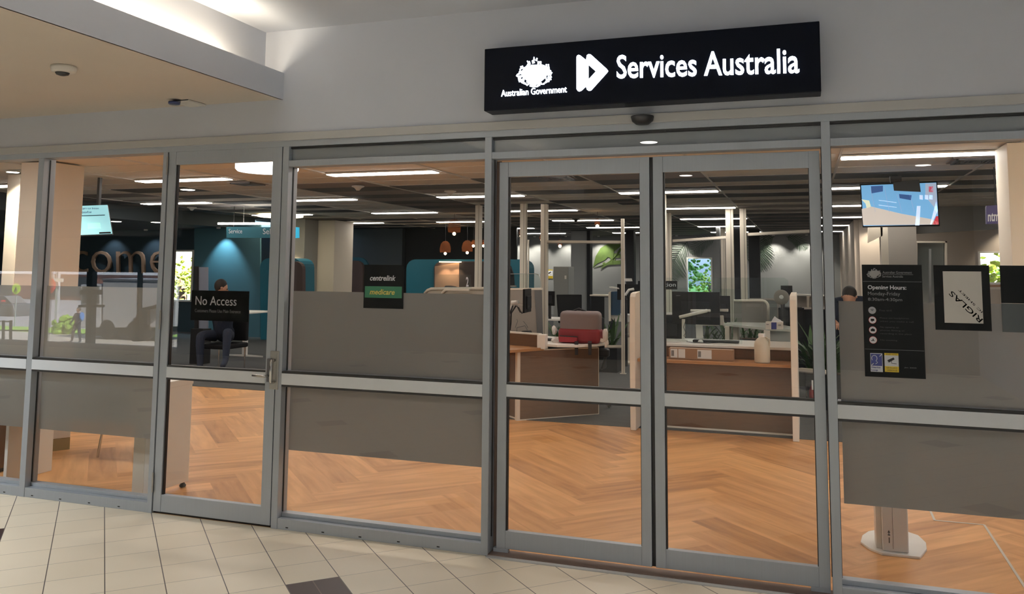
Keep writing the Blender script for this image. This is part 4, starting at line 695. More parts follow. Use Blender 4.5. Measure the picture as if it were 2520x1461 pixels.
B().lathe([(k_*.9, 0), (k_, .012), (k_, .17), (k_*.92, .20), (k_*.5, .232), (k_*.42, .24)], (q.x, 4.02, .687), 24).build('body', mat('jug', (.60, .54, .42), .4), t, 0, True); B().lathe([(k_*.46, 0), (k_*.46, .03), (k_*.4, .033)], (q.x, 4.02, .927), 20).build('cap', 'white_plastic', t); B().tube([(q.x+k_*.5, 4.0, .93), (q.x+k_*.95, 3.99, .91), (q.x+k_*.95, 3.99, .85)], .008, 8).build('handle', mat('jug', (0, 0, 0)), t)
# monitors on arms on right desk
Ym = 4.75; t = monitor('computer_monitor', tuple(W(1713, 798, Ym)), .50, .345, 0, 'black monitor turned away on a pale arm behind the oak ledge')
q = W(1664, 728, Ym-.016); text('logo', 'Lenovo', q.x, q.x+.045, q.z, q.z+.011, Ym-.014, 'grey_text', t, bold=.02, depth=.001)
Y5 = 4.62; t = root('monitor_arm', tuple(W(1683, 838, Y5)), 'pale sprung monitor arm standing on the right reception desk', 'monitor arm')
B().tube([W(1682, 836, Y5), W(1682, 785, Y5)], .018, 12).build('post', 'white_plastic', t); B().tube([W(1672, 780, Y5), W(1740, 764, Y5-.02)], [.017, .019], 10).build('lower_arm', 'white_plastic', t, 0, True); B().tube([W(1700, 764, Y5+.04), W(1748, 764, Y5)], .014, 10).build('upper_arm', 'white_plastic', t, 0, True); B().lathe([(.045, 0), (.045, .012), (.03, .018)], tuple(W(1682, 838, Y5)-Vector((0, 0, .004))), 18).build('clamp', 'white_plastic', t)
B().tube([W(*p, Y5-.02) for p in ((1687, 790), (1682, 805), (1688, 818), (1683, 826), (1688, 832))], .003, 6).build('cable', 'gasket', t)
Y6 = 4.88; t = root('monitor_arm', tuple(W(1722, 835, Y6)), 'stepped pale monitor bracket behind the first monitor arm', 'monitor arm')
B().px([(1712, 798), (1728, 795), (1730, 832), (1713, 832)], Y6, .03).build('base_block', 'white_plastic', t, .004); B().px([(1728, 796), (1768, 797), (1768, 801), (1728, 801)], Y6, .03).build('bar', 'cream', t); B().px([(1767, 776), (1780, 776), (1782, 800), (1767, 800)], Y6, .03).build('riser', 'white_plastic', t, .004); B().px([(1770, 760), (1792, 760), (1792, 767), (1770, 766)], Y6, .03).build('head', 'white_plastic', t, .004)
t = monitor('computer_monitor', tuple(W(1776, 792, 5.25)), .19, .29, 0, 'second black monitor, half behind the first, left of the slim white post'); t = monitor('computer_monitor', tuple(W(1640, 836, 4.9)), .40, .27, 0, 'low dark monitor behind the oak desk beside the door edge')
t = root('keyboard', tuple(W(1765, 832, 4.7)), 'long black keyboard on the right reception worktop', 'keyboard'); q = W(1765, 833, 4.62); B().box(q.x-.24, q.x+.22, 4.52, 4.66, .817, .838).build('body', 'black', t, .003)
b = B(); b.tube([(W(1690, 838, 4.5).x, 4.5, .82), (W(1710, 838, 4.5).x, 4.42, .82), (W(1745, 838, 4.5).x, 4.40, .82), (W(1768, 838, 4.5).x, 4.5, .82)], .003, 5); tag(b.build('cable', 'gasket', None, 0, True), 'thin black cable looping over the right reception worktop', 'cable')
t = root('desk_hub', (W(1724, 834, 4.5).x, 4.5, .816), 'small white lump-shaped device on the right worktop beside the arm', 'device'); q = ORG[t.name]; B().lathe([(.03, 0), (.022, .02), (.006, .03)], tuple(q), 14).build('body', 'white_plastic', t, 0, True); B().lathe([(.006, 0), (.006, .004)], (q.x, q.y, q.z+.03), 8).build('button', 'charcoal', t)
# ================================================================ SHOP: MIDDLE AND BACK
def gpost(name, pxl, pxr, ytop, Y, label, z0=0, ztop=None, d=.06):
    a, b_ = W(pxl, 650, Y), W(pxr, 650, Y); zt = ztop or W((pxl+pxr)/2, ytop, Y).z; t = root(name, ((a.x+b_.x)/2, Y, z0), label, 'post')
    B().box(a.x, b_.x, Y, Y+d, z0, zt).build('shaft', 'cream', t, .002); B().box(a.x+(b_.x-a.x)*.62, b_.x-(b_.x-a.x)*.25, Y-.002, Y+.002, z0, zt).build('groove', mat('groove', (.4, .36, .3), .6), t); B().box(a.x-.02, b_.x+.02, Y-.02, Y+d+.02, z0, z0+.012).build('base_plate', 'cream', t); return t
gpost('post', 1168, 1181, 505, 9.8, 'slim white post rising to the ceiling just left of the sliding doors', ztop=2.715, d=.1)
gpost('post', 1279, 1293, 510, 9.6, 'slim white post, first inside the left sliding door', ztop=2.715, d=.1)
gpost('post', 1330, 1345, 502, 8.2, 'thick white post behind the grey divider, second inside the left sliding door', d=.1)
gpost('post', 1298, 1301, 570, 9.0, 'very thin white upright between the two thicker posts in the left sliding door', ztop=2.05, d=.03)
gpost('post', 1528, 1536, 538, 8.2, 'thin white post standing on the carpet near the closing edges of the sliding doors', d=.04)
gpost('post', 1635, 1652, 532, 12.6, 'white post behind the Reception sign', ztop=2.715, d=.1)
gpost('post', 1787, 1806, 513, 11.7, 'white post with a dark groove in the middle of the right sliding door', ztop=2.715, d=.1)
gpost('post', 1822, 1838, 512, 11.7, 'white post, right one of the close pair in the right sliding door', ztop=2.715, d=.1)
gpost('post', 1774, 1785, 565, 19, 'distant white post left of the close pair', ztop=2.715, d=.1)
def beam(p, Yp, q, Yq, label, r=.025):
    a, b_ = W(*p, Yp), W(*q, Yq); t = root('cross_beam', tuple((a+b_)/2), label, 'beam'); d_ = (b_-a); n_ = Vector((-d_.y, d_.x, 0)).normalized()*.05
    B().prism([a-Vector((0, 0, r)), b_-Vector((0, 0, r)), b_-Vector((0, 0, r))+n_, a-Vector((0, 0, r))+n_], (0, 0, 2*r)).build('rail', 'cream', t); B().prism([a-Vector((0, 0, r+.012)), b_-Vector((0, 0, r+.012)), b_-Vector((0, 0, r+.012))+n_, a-Vector((0, 0, r+.012))+n_], (0, 0, .01)).build('shadow_gap', 'grey_fabric', t)
beam((1345, 594), 8.22, (1528, 595), 8.22, 'horizontal white beam joining two posts inside the left sliding door', .018)
beam((1655, 592), 12.65, (1788, 583), 11.75, 'sloping-looking white beam left of the close pair of posts', .022)
beam((1838, 576), 11.75, (2014, 567), 9.6, 'white beam running right from the close pair of posts', .022)
beam((1488, 852), 8.22, (1528, 852), 8.22, 'low white rail at the foot of the thin post', .015)
beam((1966, 909), 5.6, (2030, 915), 5.4, 'low white rail at the edge of the planting beside the right desk', .018)
# reception blade sign
t = root('reception_sign', tuple(W(1649, 700, 8.5)), 'black sign reading Reception, its start hidden by the door frame', 'sign'); B().px([(1570, 691), (1666, 691), (1666, 712), (1570, 712)], 8.5, .04).build('board', 'dark_sign', t); textpx('lettering', 'Reception', 1592, 1663, (695, 695), (708, 708), 8.498, 'sign_white', t, depth=.002)
q = W(1640, 691, 8.52); B().box(q.x-.01, q.x+.01, 8.5, 8.53, q.z, 2.72).build('hanger', 'cream', t)
t = root('tray', tuple(W(1645, 772, 6.5)), 'small white shelf end left of the black monitor', 'shelf'); B().px([(1632, 770), (1660, 770), (1660, 774), (1632, 774)], 6.5, .2).build('board', 'white_lam', t); B().px([(1634, 774), (1658, 774), (1658, 776), (1634, 776)], 6.52, .15).build('bracket', 'charcoal', t)
# notice, cupboard door, whiteboard area behind the left sliding door
t = root('surveillance_notice', tuple(W(1363, 685, 23.97)), 'small black and white camera notice on yellow, behind the thick post', 'sign'); a, b_ = W(1346, 685, 23.97), W(1360, 663, 23.97); cctv(a.x, b_.x, a.z, b_.z, 23.985, t)
t = root('grey_cupboard', tuple(W(1375, 745, 14.2)), 'plain grey cupboard front with a small white latch behind the camera notice', 'cupboard'); a, b_ = W(1362, 745, 14.2), W(1399, 656, 14.2); B().box(a.x, b_.x, 14.2, 14.7, 0, b_.z).build('body', mat('cup_grey', (.27, .28, .27), .6), t, .004); q = W(1391, 682, 14.19); B().box(q.x-.01, q.x+.03, 14.17, 14.2, q.z-.04, q.z+.04).build('latch', 'white_plastic', t); B().box(a.x+.01, b_.x-.01, 14.19, 14.2, .05, b_.z-.02).build('door', mat('cup_grey', (0, 0, 0)), t)
# grey pilasters at the back with paler faces
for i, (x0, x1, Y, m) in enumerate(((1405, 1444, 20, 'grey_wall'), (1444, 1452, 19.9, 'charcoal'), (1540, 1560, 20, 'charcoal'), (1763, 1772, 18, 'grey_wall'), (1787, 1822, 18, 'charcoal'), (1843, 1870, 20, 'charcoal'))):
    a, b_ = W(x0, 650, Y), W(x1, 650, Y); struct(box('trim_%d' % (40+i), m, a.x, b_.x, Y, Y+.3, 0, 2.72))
# leaf mural panels
def mural(name, fronds, Y, m, label):
    t = root(name, tuple(W(*fronds[0][0], Y)), label, 'mural'); b = B()
    for (p0, p1, bend, n, ln, wd) in fronds:
        P0, P1 = W(*p0, Y), W(*p1, Y); d_ = P1-P0; L = d_.length; up = Vector((-d_.z, 0, d_.x)).normalized(); last = None; pts = []
        for i in range(13): u = i/12; pts.append(P0+d_*u+up*bend*L*math.sin(PI*u))
        b.tube(pts, [.02*(1-i/14)*wd for i in range(13)], 4)
        for i in range(1, n):
            u = i/n; k = min(11, int(u*12)); c_ = pts[k].lerp(pts[k+1], u*12-k); tn = (pts[k+1]-pts[k]).normalized()
            for s_ in (-1, 1):
                e = (tn*.75+Vector((-tn.z, 0, tn.x))*s_).normalized()*ln*L*math.sin(PI*(.12+.85*u)); sd = Vector((-e.z, 0, e.x)).normalized()*.022*wd
                b.prism([c_-sd, c_+e*.5-sd*1.2, c_+e, c_+e*.5+sd*1.2, c_+sd], (0, -.006, 0))
    b.build('fronds', m, t); return t
mural('leaf_wallpaper', [((1528, 612), (1462, 658), .12, 3, .1, 2)], 23.985, 'mural_leaf', 'large lime banana leaf printed on the pale back wall left of the closing edges')
o = [c for c in bpy.data.objects if c.name == 'leaf_wallpaper'][0]
b = B(); b.px([(1526, 597), (1500, 597), (1478, 610), (1466, 630), (1459, 658), (1470, 648), (1488, 640), (1500, 628), (1527, 606)], 23.98, .015); b.px([(1527, 625), (1505, 622), (1484, 628), (1500, 634), (1527, 634)], 23.975, .015); b.px([(1527, 640), (1505, 642), (1487, 650), (1478, 662), (1495, 652), (1527, 650)], 23.97, .015); b.px([(1504, 600), (1512, 599), (1508, 650), (1502, 648)], 23.965, .015); b.build('broad_leaf', 'mural_leaf', o)
mural('palm_wallpaper', [((1695, 590), (1655, 690), -.12, 20, .5, .55), ((1760, 588), (1700, 625), -.1, 16, .45, .5)], 23.985, 'mural_dark', 'dark palm frond printed on the back wall left of the garden window')
mural('palm_wallpaper', [((1905, 582), (1838, 640), -.1, 20, .5, .55), ((1880, 582), (1862, 665), .08, 18, .42, .55), ((1935, 582), (1985, 615), .1, 14, .4, .45)], 23.985, 'mural_dark', 'spreading dark palm fronds printed behind the right sliding door')
# back wall oddments: chairs, monitors, shelf
def task_chair(x, y, rz, label, h_=.95):
    t = root('task_chair', (x, y, 0), label, 'chair'); C = Vector((x, y, 0)); R = Matrix.Rotation(rz, 4, 'Z')
    def tr_(b):
        for v in b.b.verts: v.co = C+R @ (v.co-C)
        return b
    tr_(B().box(x-.24, x+.24, y-.24, y+.22, .45, .52)).build('seat', 'black', t, .03); tr_(B().prism([(x-.22, y+.2, .58), (x+.22, y+.2, .58), (x+.24, y+.28, h_+.1), (x-.24, y+.28, h_+.1)], (0, .04, 0))).build('backrest', 'black', t, .015); B().tube([(x, y, .1), (x, y, .45)], .025).build('column', 'gasket', t)
    for k in range(5): a_ = k*2*PI/5; B().tube([(x, y, .1), (x+.28*math.cos(a_), y+.28*math.sin(a_), .04)], [.025, .02]).build('leg', 'gasket', t)
q = W(1410, 760, 10.4); task_chair(q.x, 10.4, .5, 'black task chair behind the red backpack', 1.0)
t = monitor('computer_monitor', tuple(W(1353, 752, 9.0)), .17, .24, 0, 'tall black monitor behind the thick white post'); q = W(1353, 752, 9.0); box('stand', 'gasket', q.x-.02, q.x+.02, 8.985, 9.02, .746, q.z, t); q = W(1372, 755, 9.0); t = root('desk', (q.x, 9.1, 0), 'pale desk edge behind the black monitor at the thick white post', 'desk'); B().box(q.x-.5, q.x+.45, 8.95, 9.6, .72, .745).build('top', 'white_lam', t)
for sx in (-.45, .4): B().box(q.x+sx, q.x+sx+.04, 9.0, 9.55, 0, .72).build('leg', 'cream', t)
Yw = 9.6; t = root('workstation', (W(1530, 800, Yw).x, Yw+.3, 0), 'white and blue workstation screen with shelf behind the thin post', 'workstation')
B().px([(1500, 718), (1526, 716), (1526, 775), (1500, 775)], Yw, .04).build('blue_panel', 'blue_fabric', t); B().px([(1497, 720), (1503, 716), (1503, 790), (1498, 790)], Yw-.02, .06).build('white_edge', 'cream', t); B().px([(1498, 774), (1572, 776), (1572, 792), (1512, 791)], Yw+.05, .5).build('shelf', 'white_lam', t); B().px([(1541, 792), (1552, 792), (1549, 829), (1543, 829)], Yw+.2, .04).build('leg', 'cream', t); q = W(1547, 829, Yw+.2); B().box(q.x-.1, q.x+.1, Yw-.1, Yw+.5, 0, .03).build('foot', 'cream', t); B().box(q.x-.02, q.x+.02, Yw+.2, Yw+.24, .03, q.z+.02).build('column', 'cream', t)
t = monitor('computer_monitor', tuple(W(1556, 738, 9.4)), .5, .26, 0, 'black monitor above the blue workstation panel'); q = W(1556, 738, 9.4); box('stand', 'gasket', q.x-.03, q.x+.03, 9.39, 9.43, 0, q.z, t); t = root('monitor_arm', tuple(W(1545, 745, 9.2)), 'small white monitor arm in front of the black monitor by the thin post', 'monitor arm'); B().tube([W(1536, 730, 9.2), W(1548, 713, 9.2), W(1560, 711, 9.2)], .022, 8).build('arm', 'white_plastic', t); B().tube([W(1542, 738, 9.2), W(1537, 728, 9.2)], .03, 8).build('joint', 'gasket', t); q = W(1540, 738, 9.2); box('post', 'gasket', q.x-.02, q.x+.02, 9.2, 9.24, 0, q.z, t)
t = root('paper_stack', tuple(W(1518, 712, 9.3)), 'tilted white papers on the blue workstation', 'papers'); B().px([(1499, 705), (1520, 708), (1522, 711), (1500, 708)], 9.3, .2).build('sheets', 'paper', t); t = root('paper_stack', tuple(W(1545, 692, 9.5)), 'small stack of white papers on top of the black monitor shelf', 'papers'); B().px([(1532, 685), (1549, 685), (1551, 692), (1540, 692)], 9.5, .2).build('sheets', 'paper', t)
Ys = 15; t = root('wall_cupboard', (W(1480, 730, Ys).x, Ys+.2, 0), 'low dark cupboard with a white top under the banana leaf mural', 'cupboard'); a, b_ = W(1455, 760, Ys), W(1500, 729, Ys); B().box(a.x, b_.x, Ys, Ys+.4, 0, b_.z).build('body', 'charcoal', t); B().box(a.x-.03, b_.x+.05, Ys-.02, Ys+.42, b_.z, b_.z+.035).build('top', 'cream', t); B().box(b_.x-.12, b_.x-.01, Ys-.01, Ys, .05, b_.z-.02).build('door', 'grey_wall', t)
t = root('arched_screen', tuple(W(1230, 705, 12)), 'dark round-topped screen behind the left sliding door', 'screen'); B().px([(1236, 702), (1236, 642), (1245, 644), (1256, 655), (1263, 675), (1265, 702)], 12, .06).build('panel', 'charcoal', t, .005); q = W(1250, 703, 12); box('stand', 'charcoal', q.x-.05, q.x+.05, 12, 12.06, 0, q.z, t); B().px([(1236, 702), (1267, 702), (1267, 706), (1236, 706)], 11.98, .1).build('foot', 'grey_fabric', t)
# counter two: rounded white screens by the middle window
for i, (x0, lb) in enumerate(((1045, 'rounded white-edged counter screen, the left of two above the film'), (1088, 'rounded white-edged counter screen, the right of two above the film'))):
    Yc = 7.2-.5*i; t = root('counter_screen', (W(1150, 720, Yc).x, Yc, 0), lb, 'screen'); pts = [(x0, 722), (x0+7, 714), (x0+16, 710.5), (1194, 709.5)]; P_ = [W(*p, Yc) for p in pts]
    B().tube(P_, .022, 8).build('rim', 'cream', t, 0, True); B().px([(x0+2, 722), (x0+9, 715), (x0+17, 712), (1194, 711), (1194, 760), (x0+2, 760)], Yc+.01, .03).build('panel', mat('screen_cream', (.5, .46, .39), .8), t); zz = W(1150, 760, Yc).z; a, b_ = W(x0+2, 760, Yc), W(1194, 760, Yc); B().box(a.x, b_.x, Yc+.01, Yc+.04, 0, zz).build('lower_panel', mat('screen_cream', (0, 0, 0)), t)
t = root('counter_number_glass', tuple(W(1140, 712, 6.6)), 'tinted glass counter screen marked with a white 2', 'screen'); B().px([(1070, 675), (1158, 675), (1160, 709), (1068, 709)], 6.6, .008).build('sheet', 'clear_screen', t); textpx('number', '2', 1147, 1153, (681, 681), (705, 705), 6.59, 'sign_white', t, depth=.002, bold=.02)
q = W(1145, 712, 6.55); B().box(q.x-.3, q.x+.04, 6.58, 6.63, q.z-.02, q.z+.01).build('clamp', 'cream', t)
q = W(1103, 712, 15.3); t = root('booth_chair', (q.x, 15.3, 0), 'dark seat back low in front of the lit booth', 'chair')
B().tube([W(1093, 713, 15.3), W(1098, 707, 15.3), W(1110, 707, 15.3), W(1121, 709, 15.3), W(1124, 714, 15.3)], .05, 10).build('backrest', 'gasket', t, 0, True); B().box(q.x-.25, q.x+.3, 15.1, 15.5, .4, .5).build('seat', 'gasket', t, .02); B().box(q.x-.2, q.x+.25, 15.26, 15.34, .5, q.z).build('support', 'gasket', t)
for sx in (-.2, .25): B().tube([(q.x+sx, 15.3, .4), (q.x+sx, 15.3, 0)], .02).build('leg', 'gasket', t)
# behind the right desk: back counter, tissues, fan
Yr = 5.9; t = root('back_counter', (W(1880, 830, Yr).x, Yr+.4, 0), 'pale counter behind the right reception desk carrying the tissue box', 'counter')
a, b_ = W(1781, 806, 5.9), W(1948, 822, 5.2); zc = .905
B().prism([G(1781, 801, zc), G(1891, 813, zc), G(1945, 816, zc), G(1945, 808, zc), G(1900, 799, zc), G(1800, 797, zc)], (0, 0, .025)).build('top', mat('glassy_top', (.55, .58, .52), .15), t); g0, g1 = G(1783, 803, zc), G(1803, 803, zc)
for x_ in (g0, g1): B().box(x_.x, x_.x+.05, x_.y+.05, x_.y+.35, 0, zc).build('leg', 'cream', t)
g2, g3 = G(1895, 813, zc), G(1945, 816, zc); B().prism([(g2.x, g2.y+.02, .5), (g3.x, g3.y+.02, .5), (g3.x, g3.y+.05, .5), (g2.x, g2.y+.05, .5)], (0, 0, zc-.5)).build('front', mat('glassy_grey', (.40, .42, .39), .4), t); B().prism([(g2.x, g2.y+.1, 0), (g3.x, g3.y+.1, 0), (g3.x, g3.y+.4, 0), (g2.x, g2.y+.4, 0)], (0, 0, .5)).build('base', 'charcoal', t)
gt = G(1905, 811, zc+.025); k_ = .0021*(gt-CAM).length; Yt = gt.y+.02; t = root('tissue_box', (gt.x, Yt, zc+.025), 'white and navy tissue box with a tissue puffed up on the back counter', 'box')
B().px([(1884, 792), (1927, 792), (1927, 810), (1884, 810)], Yt, .11).build('carton', 'paper', t); B().px([(1898, 793), (1911, 793), (1911, 810), (1898, 810)], Yt-.002, .002).build('navy_panel', 'navy_print', t); B().px([(1886, 797), (1892, 797), (1892, 799), (1886, 799)], Yt-.002, .002).px([(1915, 798), (1922, 798), (1922, 801), (1915, 801)], Yt-.002, .002).build('print', 'grey_text', t)
b = B(); pc = [W(*p, Yt+.05) for p in ((1897, 793), (1902, 784), (1906, 778), (1913, 784), (1920, 787), (1927, 793))]; b.prism(pc, (0, .03, 0)); b.prism([p+Vector((.005, -.02, -.006)) for p in pc], (0, .012, 0)); b.build('tissue', 'sign_white', t)
def roundscreen(x0, x1, yt, yb, Y, label, m, rm):
    t = root('desk_screen', tuple(W((x0+x1)/2, yb, Y)), label, 'screen'); r = 14; arc = [(x0, yt)]+[(x1-r+r*math.sin(a), yt+r-r*math.cos(a)) for a in (0, .4, .8, 1.2, PI/2)]
    B().px(arc+[(x1, yb), (x0, yb)], Y, .03).build('panel', m, t); B().tube([W(*p, Y+.015) for p in arc+[(x1, yb)]], .022, 8).build('rim', rm, t, 0, True); p = W((x0+x1)/2, yb, Y); B().box(p.x-.2, p.x+.2, Y, Y+.03, 0, p.z).build('support', m, t)
roundscreen(1806, 1890, 740, 800, 8.4, 'grey desk screen with thick white rounded rim behind the tissue box', 'grey_fabric', 'cream'); roundscreen(1840, 1915, 737, 800, 9.2, 'second grey rounded desk screen just behind, with a thin rim', mat('mid_fabric', (.16, .17, .16), .9), 'grey_fabric')
t = root('privacy_glass', tuple(W(1880, 740, 6.4)), 'tall clear privacy sheet with rounded corner behind the right desk', 'screen'); B().px([(1640, 683), (1930, 683), (1940, 690), (1940, 806), (1640, 800)], 6.6, .006).build('sheet', 'clear_screen', t); q = W(1900, 808, 6.6); B().box(q.x-.1, q.x+.1, 6.59, 6.62, 0, q.z).build('stand', 'cream', t)
t = root('desk_fan', tuple(W(1923, 745, 7.5)), 'round pale grey desk fan head beside the tall dark monitor', 'fan'); q = W(1923, 731, 7.5); B().lathe([(.02, 0), (.095, .01), (.1, .03), (.085, .055), (.03, .07)], (q.x, 7.5, q.z), 22, 'y').build('cage', 'grey_fabric', t, 0, True); B().tube([q+Vector((0, .06, -.05)), W(1925, 760, 7.55), W(1925, 790, 7.55)], .018, 8).build('stem', 'gasket', t); B().lathe([(.03, 0), (.02, -.02)], (q.x, 7.49, q.z), 14, 'y').build('hub', 'white_plastic', t)
t = monitor('computer_monitor', tuple(W(1936, 728, 7.6)), .15, .14, .2, 'small dark tilted screen above the desk fan'); q = W(1928, 726, 7.8); box('stand', 'gasket', q.x-.02, q.x+.02, 7.62, 7.66, 0, q.z, t)
t = root('dark_cabinet', (W(1928, 780, 7.9).x, 7.9, 0), 'dark equipment cabinet below the desk fan', 'cabinet'); a, b_ = W(1916, 790, 7.8), W(1960, 758, 7.8); B().box(a.x, b_.x+.1, 7.8, 8.2, 0, b_.z).build('body', 'black', t, .004); B().box(a.x+.02, b_.x+.08, 7.795, 7.8, .1, b_.z-.04).build('door', 'charcoal', t)
t = root('shelf_unit', tuple(W(1990, 755, 8.0)), 'open pale shelf frame right of the white end screen', 'shelf'); B().px([(1946, 723), (2040, 727), (2040, 730), (1946, 726)], 8.0, .3).build('top_shelf', 'white_lam', t); B().px([(1960, 757), (2040, 756), (2040, 760), (1960, 761)], 8.0, .3).build('lower_shelf', 'white_lam', t); B().px([(1985, 727), (1992, 727), (1991, 757), (1986, 757)], 8.02, .04).build('upright', 'cream', t); B().px([(1962, 728), (2040, 730), (2040, 756), (1962, 757)], 8.25, .02).build('back_panel', 'grey_fabric', t)
a, b_ = W(1965, 762, 8.0), W(2040, 762, 8.0); box('base', 'charcoal', a.x, b_.x, 8.0, 8.3, 0, a.z, t)
# foliage in planters
def planter(c, w, d_, h_, n, label, cat='plant', m='leaf', hl=.8):
    x, y = c; t = root('planter', (x, y, 0), label, cat); B().box(x-w/2, x+w/2, y-d_/2, y+d_/2, 0, h_).build('trough', 'charcoal', t, .004); B().box(x-w/2+.02, x+w/2-.02, y-d_/2+.02, y+d_/2-.02, h_, h_+.01).build('soil', 'bark', t); b = B()
    for i in range(n):
        a = random.uniform(0, 2*PI); e = random.uniform(.5, 2.2); bx_, by_ = x+random.uniform(-w*.42, w*.42), y+random.uniform(-d_*.3, d_*.3); b.leaf((bx_, by_, h_), (math.cos(a), math.sin(a)*.8, e), random.uniform(.6, 1.1)*hl, random.uniform(.04, .10)*hl, random.uniform(.1, .5))
    b.build('foliage', m, t, 0, True); return t
a, b_ = W(1350, 850, 8.45), W(1528, 850, 8.45); planter(((a.x+b_.x)/2, 8.5), b_.x-a.x-.06, .4, .38, 130, 'long planter of dark green strappy leaves behind the red backpack', hl=.62)
g = W(2000, 880, 5.75); planter((g.x+.12, 6.0), .4, .36, .4, 95, 'planter of dark strappy leaves right of the white end screen', hl=.75)
t = planter((W(1765, 800, 7.1).x, 7.1), .45, .3, .62, 40, 'planter of dark leaves behind the second monitor', hl=.45); planter((W(1862, 800, 7.3).x, 7.3), .5, .3, .66, 40, 'planter with low leaves in front of the grey rounded screens', hl=.3)
# fire extinguisher
q = W(2008, 940, 5.3); t = root('fire_extinguisher', (q.x, 5.3, 0), 'red fire extinguisher on the carpet beside the planter rail', 'extinguisher'); zt = W(2008, 925, 5.3).z; zb = .12
B().lathe([(.05, 0), (.075, .01), (.075, zt-.12-zb*.5), (.05, zt-.06-zb*.5), (.02, zt-.05-zb*.5)], (q.x, 5.3, .02), 24).build('cylinder', 'red', t, 0, True); zc_ = zt-.1; B().box(q.x-.04, q.x+.03, 5.27, 5.33, zc_, zc_+.035).build('valve', 'gasket', t); B().tube([(q.x-.04, 5.28, zc_+.02), (q.x-.1, 5.27, zc_+.02), (q.x-.095, 5.26, zc_-.12), (q.x-.07, 5.26, .2)], .009, 6).build('hose', 'gasket', t, 0, True); a_ = B()
a_.box(q.x-.045, q.x+.045, 5.222, 5.2255, .30, .40).build('paper_label', 'paper', t)
# ================================================================ SHOP: RIGHT SIDE
Yv = 6.5; t = root('television', tuple(W(2210, 450, Yv)), 'ceiling hung television showing a blue-tinted camera view of the shopfront', 'television')
B().px([(2116, 453), (2307, 446), (2313, 556), (2123, 559)], Yv+.004, .05).build('bezel', 'black', t, .003); SC = [(2119, 456), (2304, 449), (2310, 552), (2125, 556)]
scm = lambda n, c, s: emat(n, c, s)
dsp = B().px(SC, Yv, .004).build('display', scm('tv_blue', (.16, .42, .72), .75), t)
def sp(name, pts, m): return B().px([(2030+x/3.398, 330+y/3.398) for x, y in pts], Yv-.002, .002).build(name, m, dsp)
sp('picture_floor', [(308, 625), (390, 605), (640, 665), (890, 710), (950, 735), (950, 755), (320, 762)], scm('tv_floor', (.55, .50, .45), .8)); sp('picture_wall', [(840, 412), (930, 408), (945, 680), (905, 600), (840, 520)], scm('tv_wall', (.34, .42, .55), .8))
for P_ in ([(385, 435), (485, 430), (485, 478), (390, 495)], [(620, 500), (725, 510), (720, 552), (625, 535)]): sp('picture_window', P_, scm('tv_dark', (.03, .10, .30), .6))
sp('picture_notice', [(868, 438), (905, 436), (907, 485), (870, 485)], scm('tv_red', (.5, .03, .05), .7)); sp('picture_seat', [(930, 685), (948, 685), (952, 755), (900, 755)], scm('tv_red', (.5, .03, .05), .7)); sp('picture_post', [(770, 600), (800, 600), (790, 762), (755, 762)], scm('tv_pale', (.55, .70, .95), .9)); sp('picture_post', [(930, 560), (945, 640), (890, 755), (880, 755)], scm('tv_pale', (.55, .70, .95), .9)); sp('picture_counter', [(305, 545), (370, 555), (385, 605), (350, 620), (340, 580)], scm('tv_cream', (.7, .75, .55), .8))
for x in (418, 535, 640, 745): sp('picture_mullion', [(x-40, 440 if x < 600 else 500), (x-36, 440 if x < 600 else 500), (x+6, 650), (x+2, 650)], scm('tv_mull', (.30, .45, .65), .6))
for x in (805, 850, 887): sp('picture_frame', [(x-14, 508), (x+14, 510), (x+14, 548), (x-14, 544)], scm('tv_pale', (.5, .5, .5), 1)); 
for y in (550, 590): sp('picture_rail', [(450, y), (600, y+20), (600, y+24), (450, y+4)], scm('tv_pale', (.5, .5, .5), 1))
q = W(2203, 450, Yv+.06); B().box(q.x-.05, q.x+.06, Yv+.06, Yv+.14, q.z-.12, q.z+.04).build('bracket', 'gasket', t); B().box(q.x-.025, q.x+.035, Yv+.08, Yv+.13, q.z, 2.72).build('drop_pole', 'gasket', t); B().px([(2190, 433), (2219, 432), (2219, 446), (2192, 449)], Yv-.03, .09).build('ceiling_box', 'gasket', t, .004); B().px([(2197, 446), (2262, 442), (2266, 472), (2200, 469)], Yv-.008, .006).build('screen_bar', mat('bar_grey', (.06, .07, .08), .6), t)
t = root('hanging_sign', tuple(W(2470, 510, 6.0)), 'purple hanging sign with white appointment wording at the right edge', 'sign'); B().px([(2427, 510), (2428, 506), (2560, 498), (2560, 547), (2428, 551)], 6, .06).build('board', 'purple', t, .003); textpx('lettering', 'ntment W', 2431, 2508, (520, 517), (545, 541), 5.998, 'sign_white', t, depth=.002, bold=.02)
# clip the wording to the board
for x in (2450, 2540): p = W(x, 505, 6.03); B().tube([(p.x, 6.03, p.z), (p.x, 6.03, 2.72)], .006, 6).build('rod', 'gasket', t)
a, b_ = W(2489, 600, 4.1), W(2560, 600, 4.1); struct(box('trim_50', 'cream', a.x, b_.x+.3, 4.1, 4.6, 0, 2.72, None, .004))
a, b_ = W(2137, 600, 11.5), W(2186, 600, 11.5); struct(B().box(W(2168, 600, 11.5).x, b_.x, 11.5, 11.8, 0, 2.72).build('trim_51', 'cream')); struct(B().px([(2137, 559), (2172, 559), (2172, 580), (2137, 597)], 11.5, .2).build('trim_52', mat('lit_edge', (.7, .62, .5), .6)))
a, b_ = W(2186, 600, 12), W(2256, 600, 12); struct(box('wall_right', mat('mid_wall', (.36, .33, .30), .8), a.x, b_.x, 12, 12.2, 0, 2.72))
struct(B().px([(2256, 575), (2520, 560), (2560, 480), (2420, 480), (2150, 482), (2150, 575)], 12.3, .05).build('wall_right', mat('dim_wall', (.17, .17, .165), .8)))
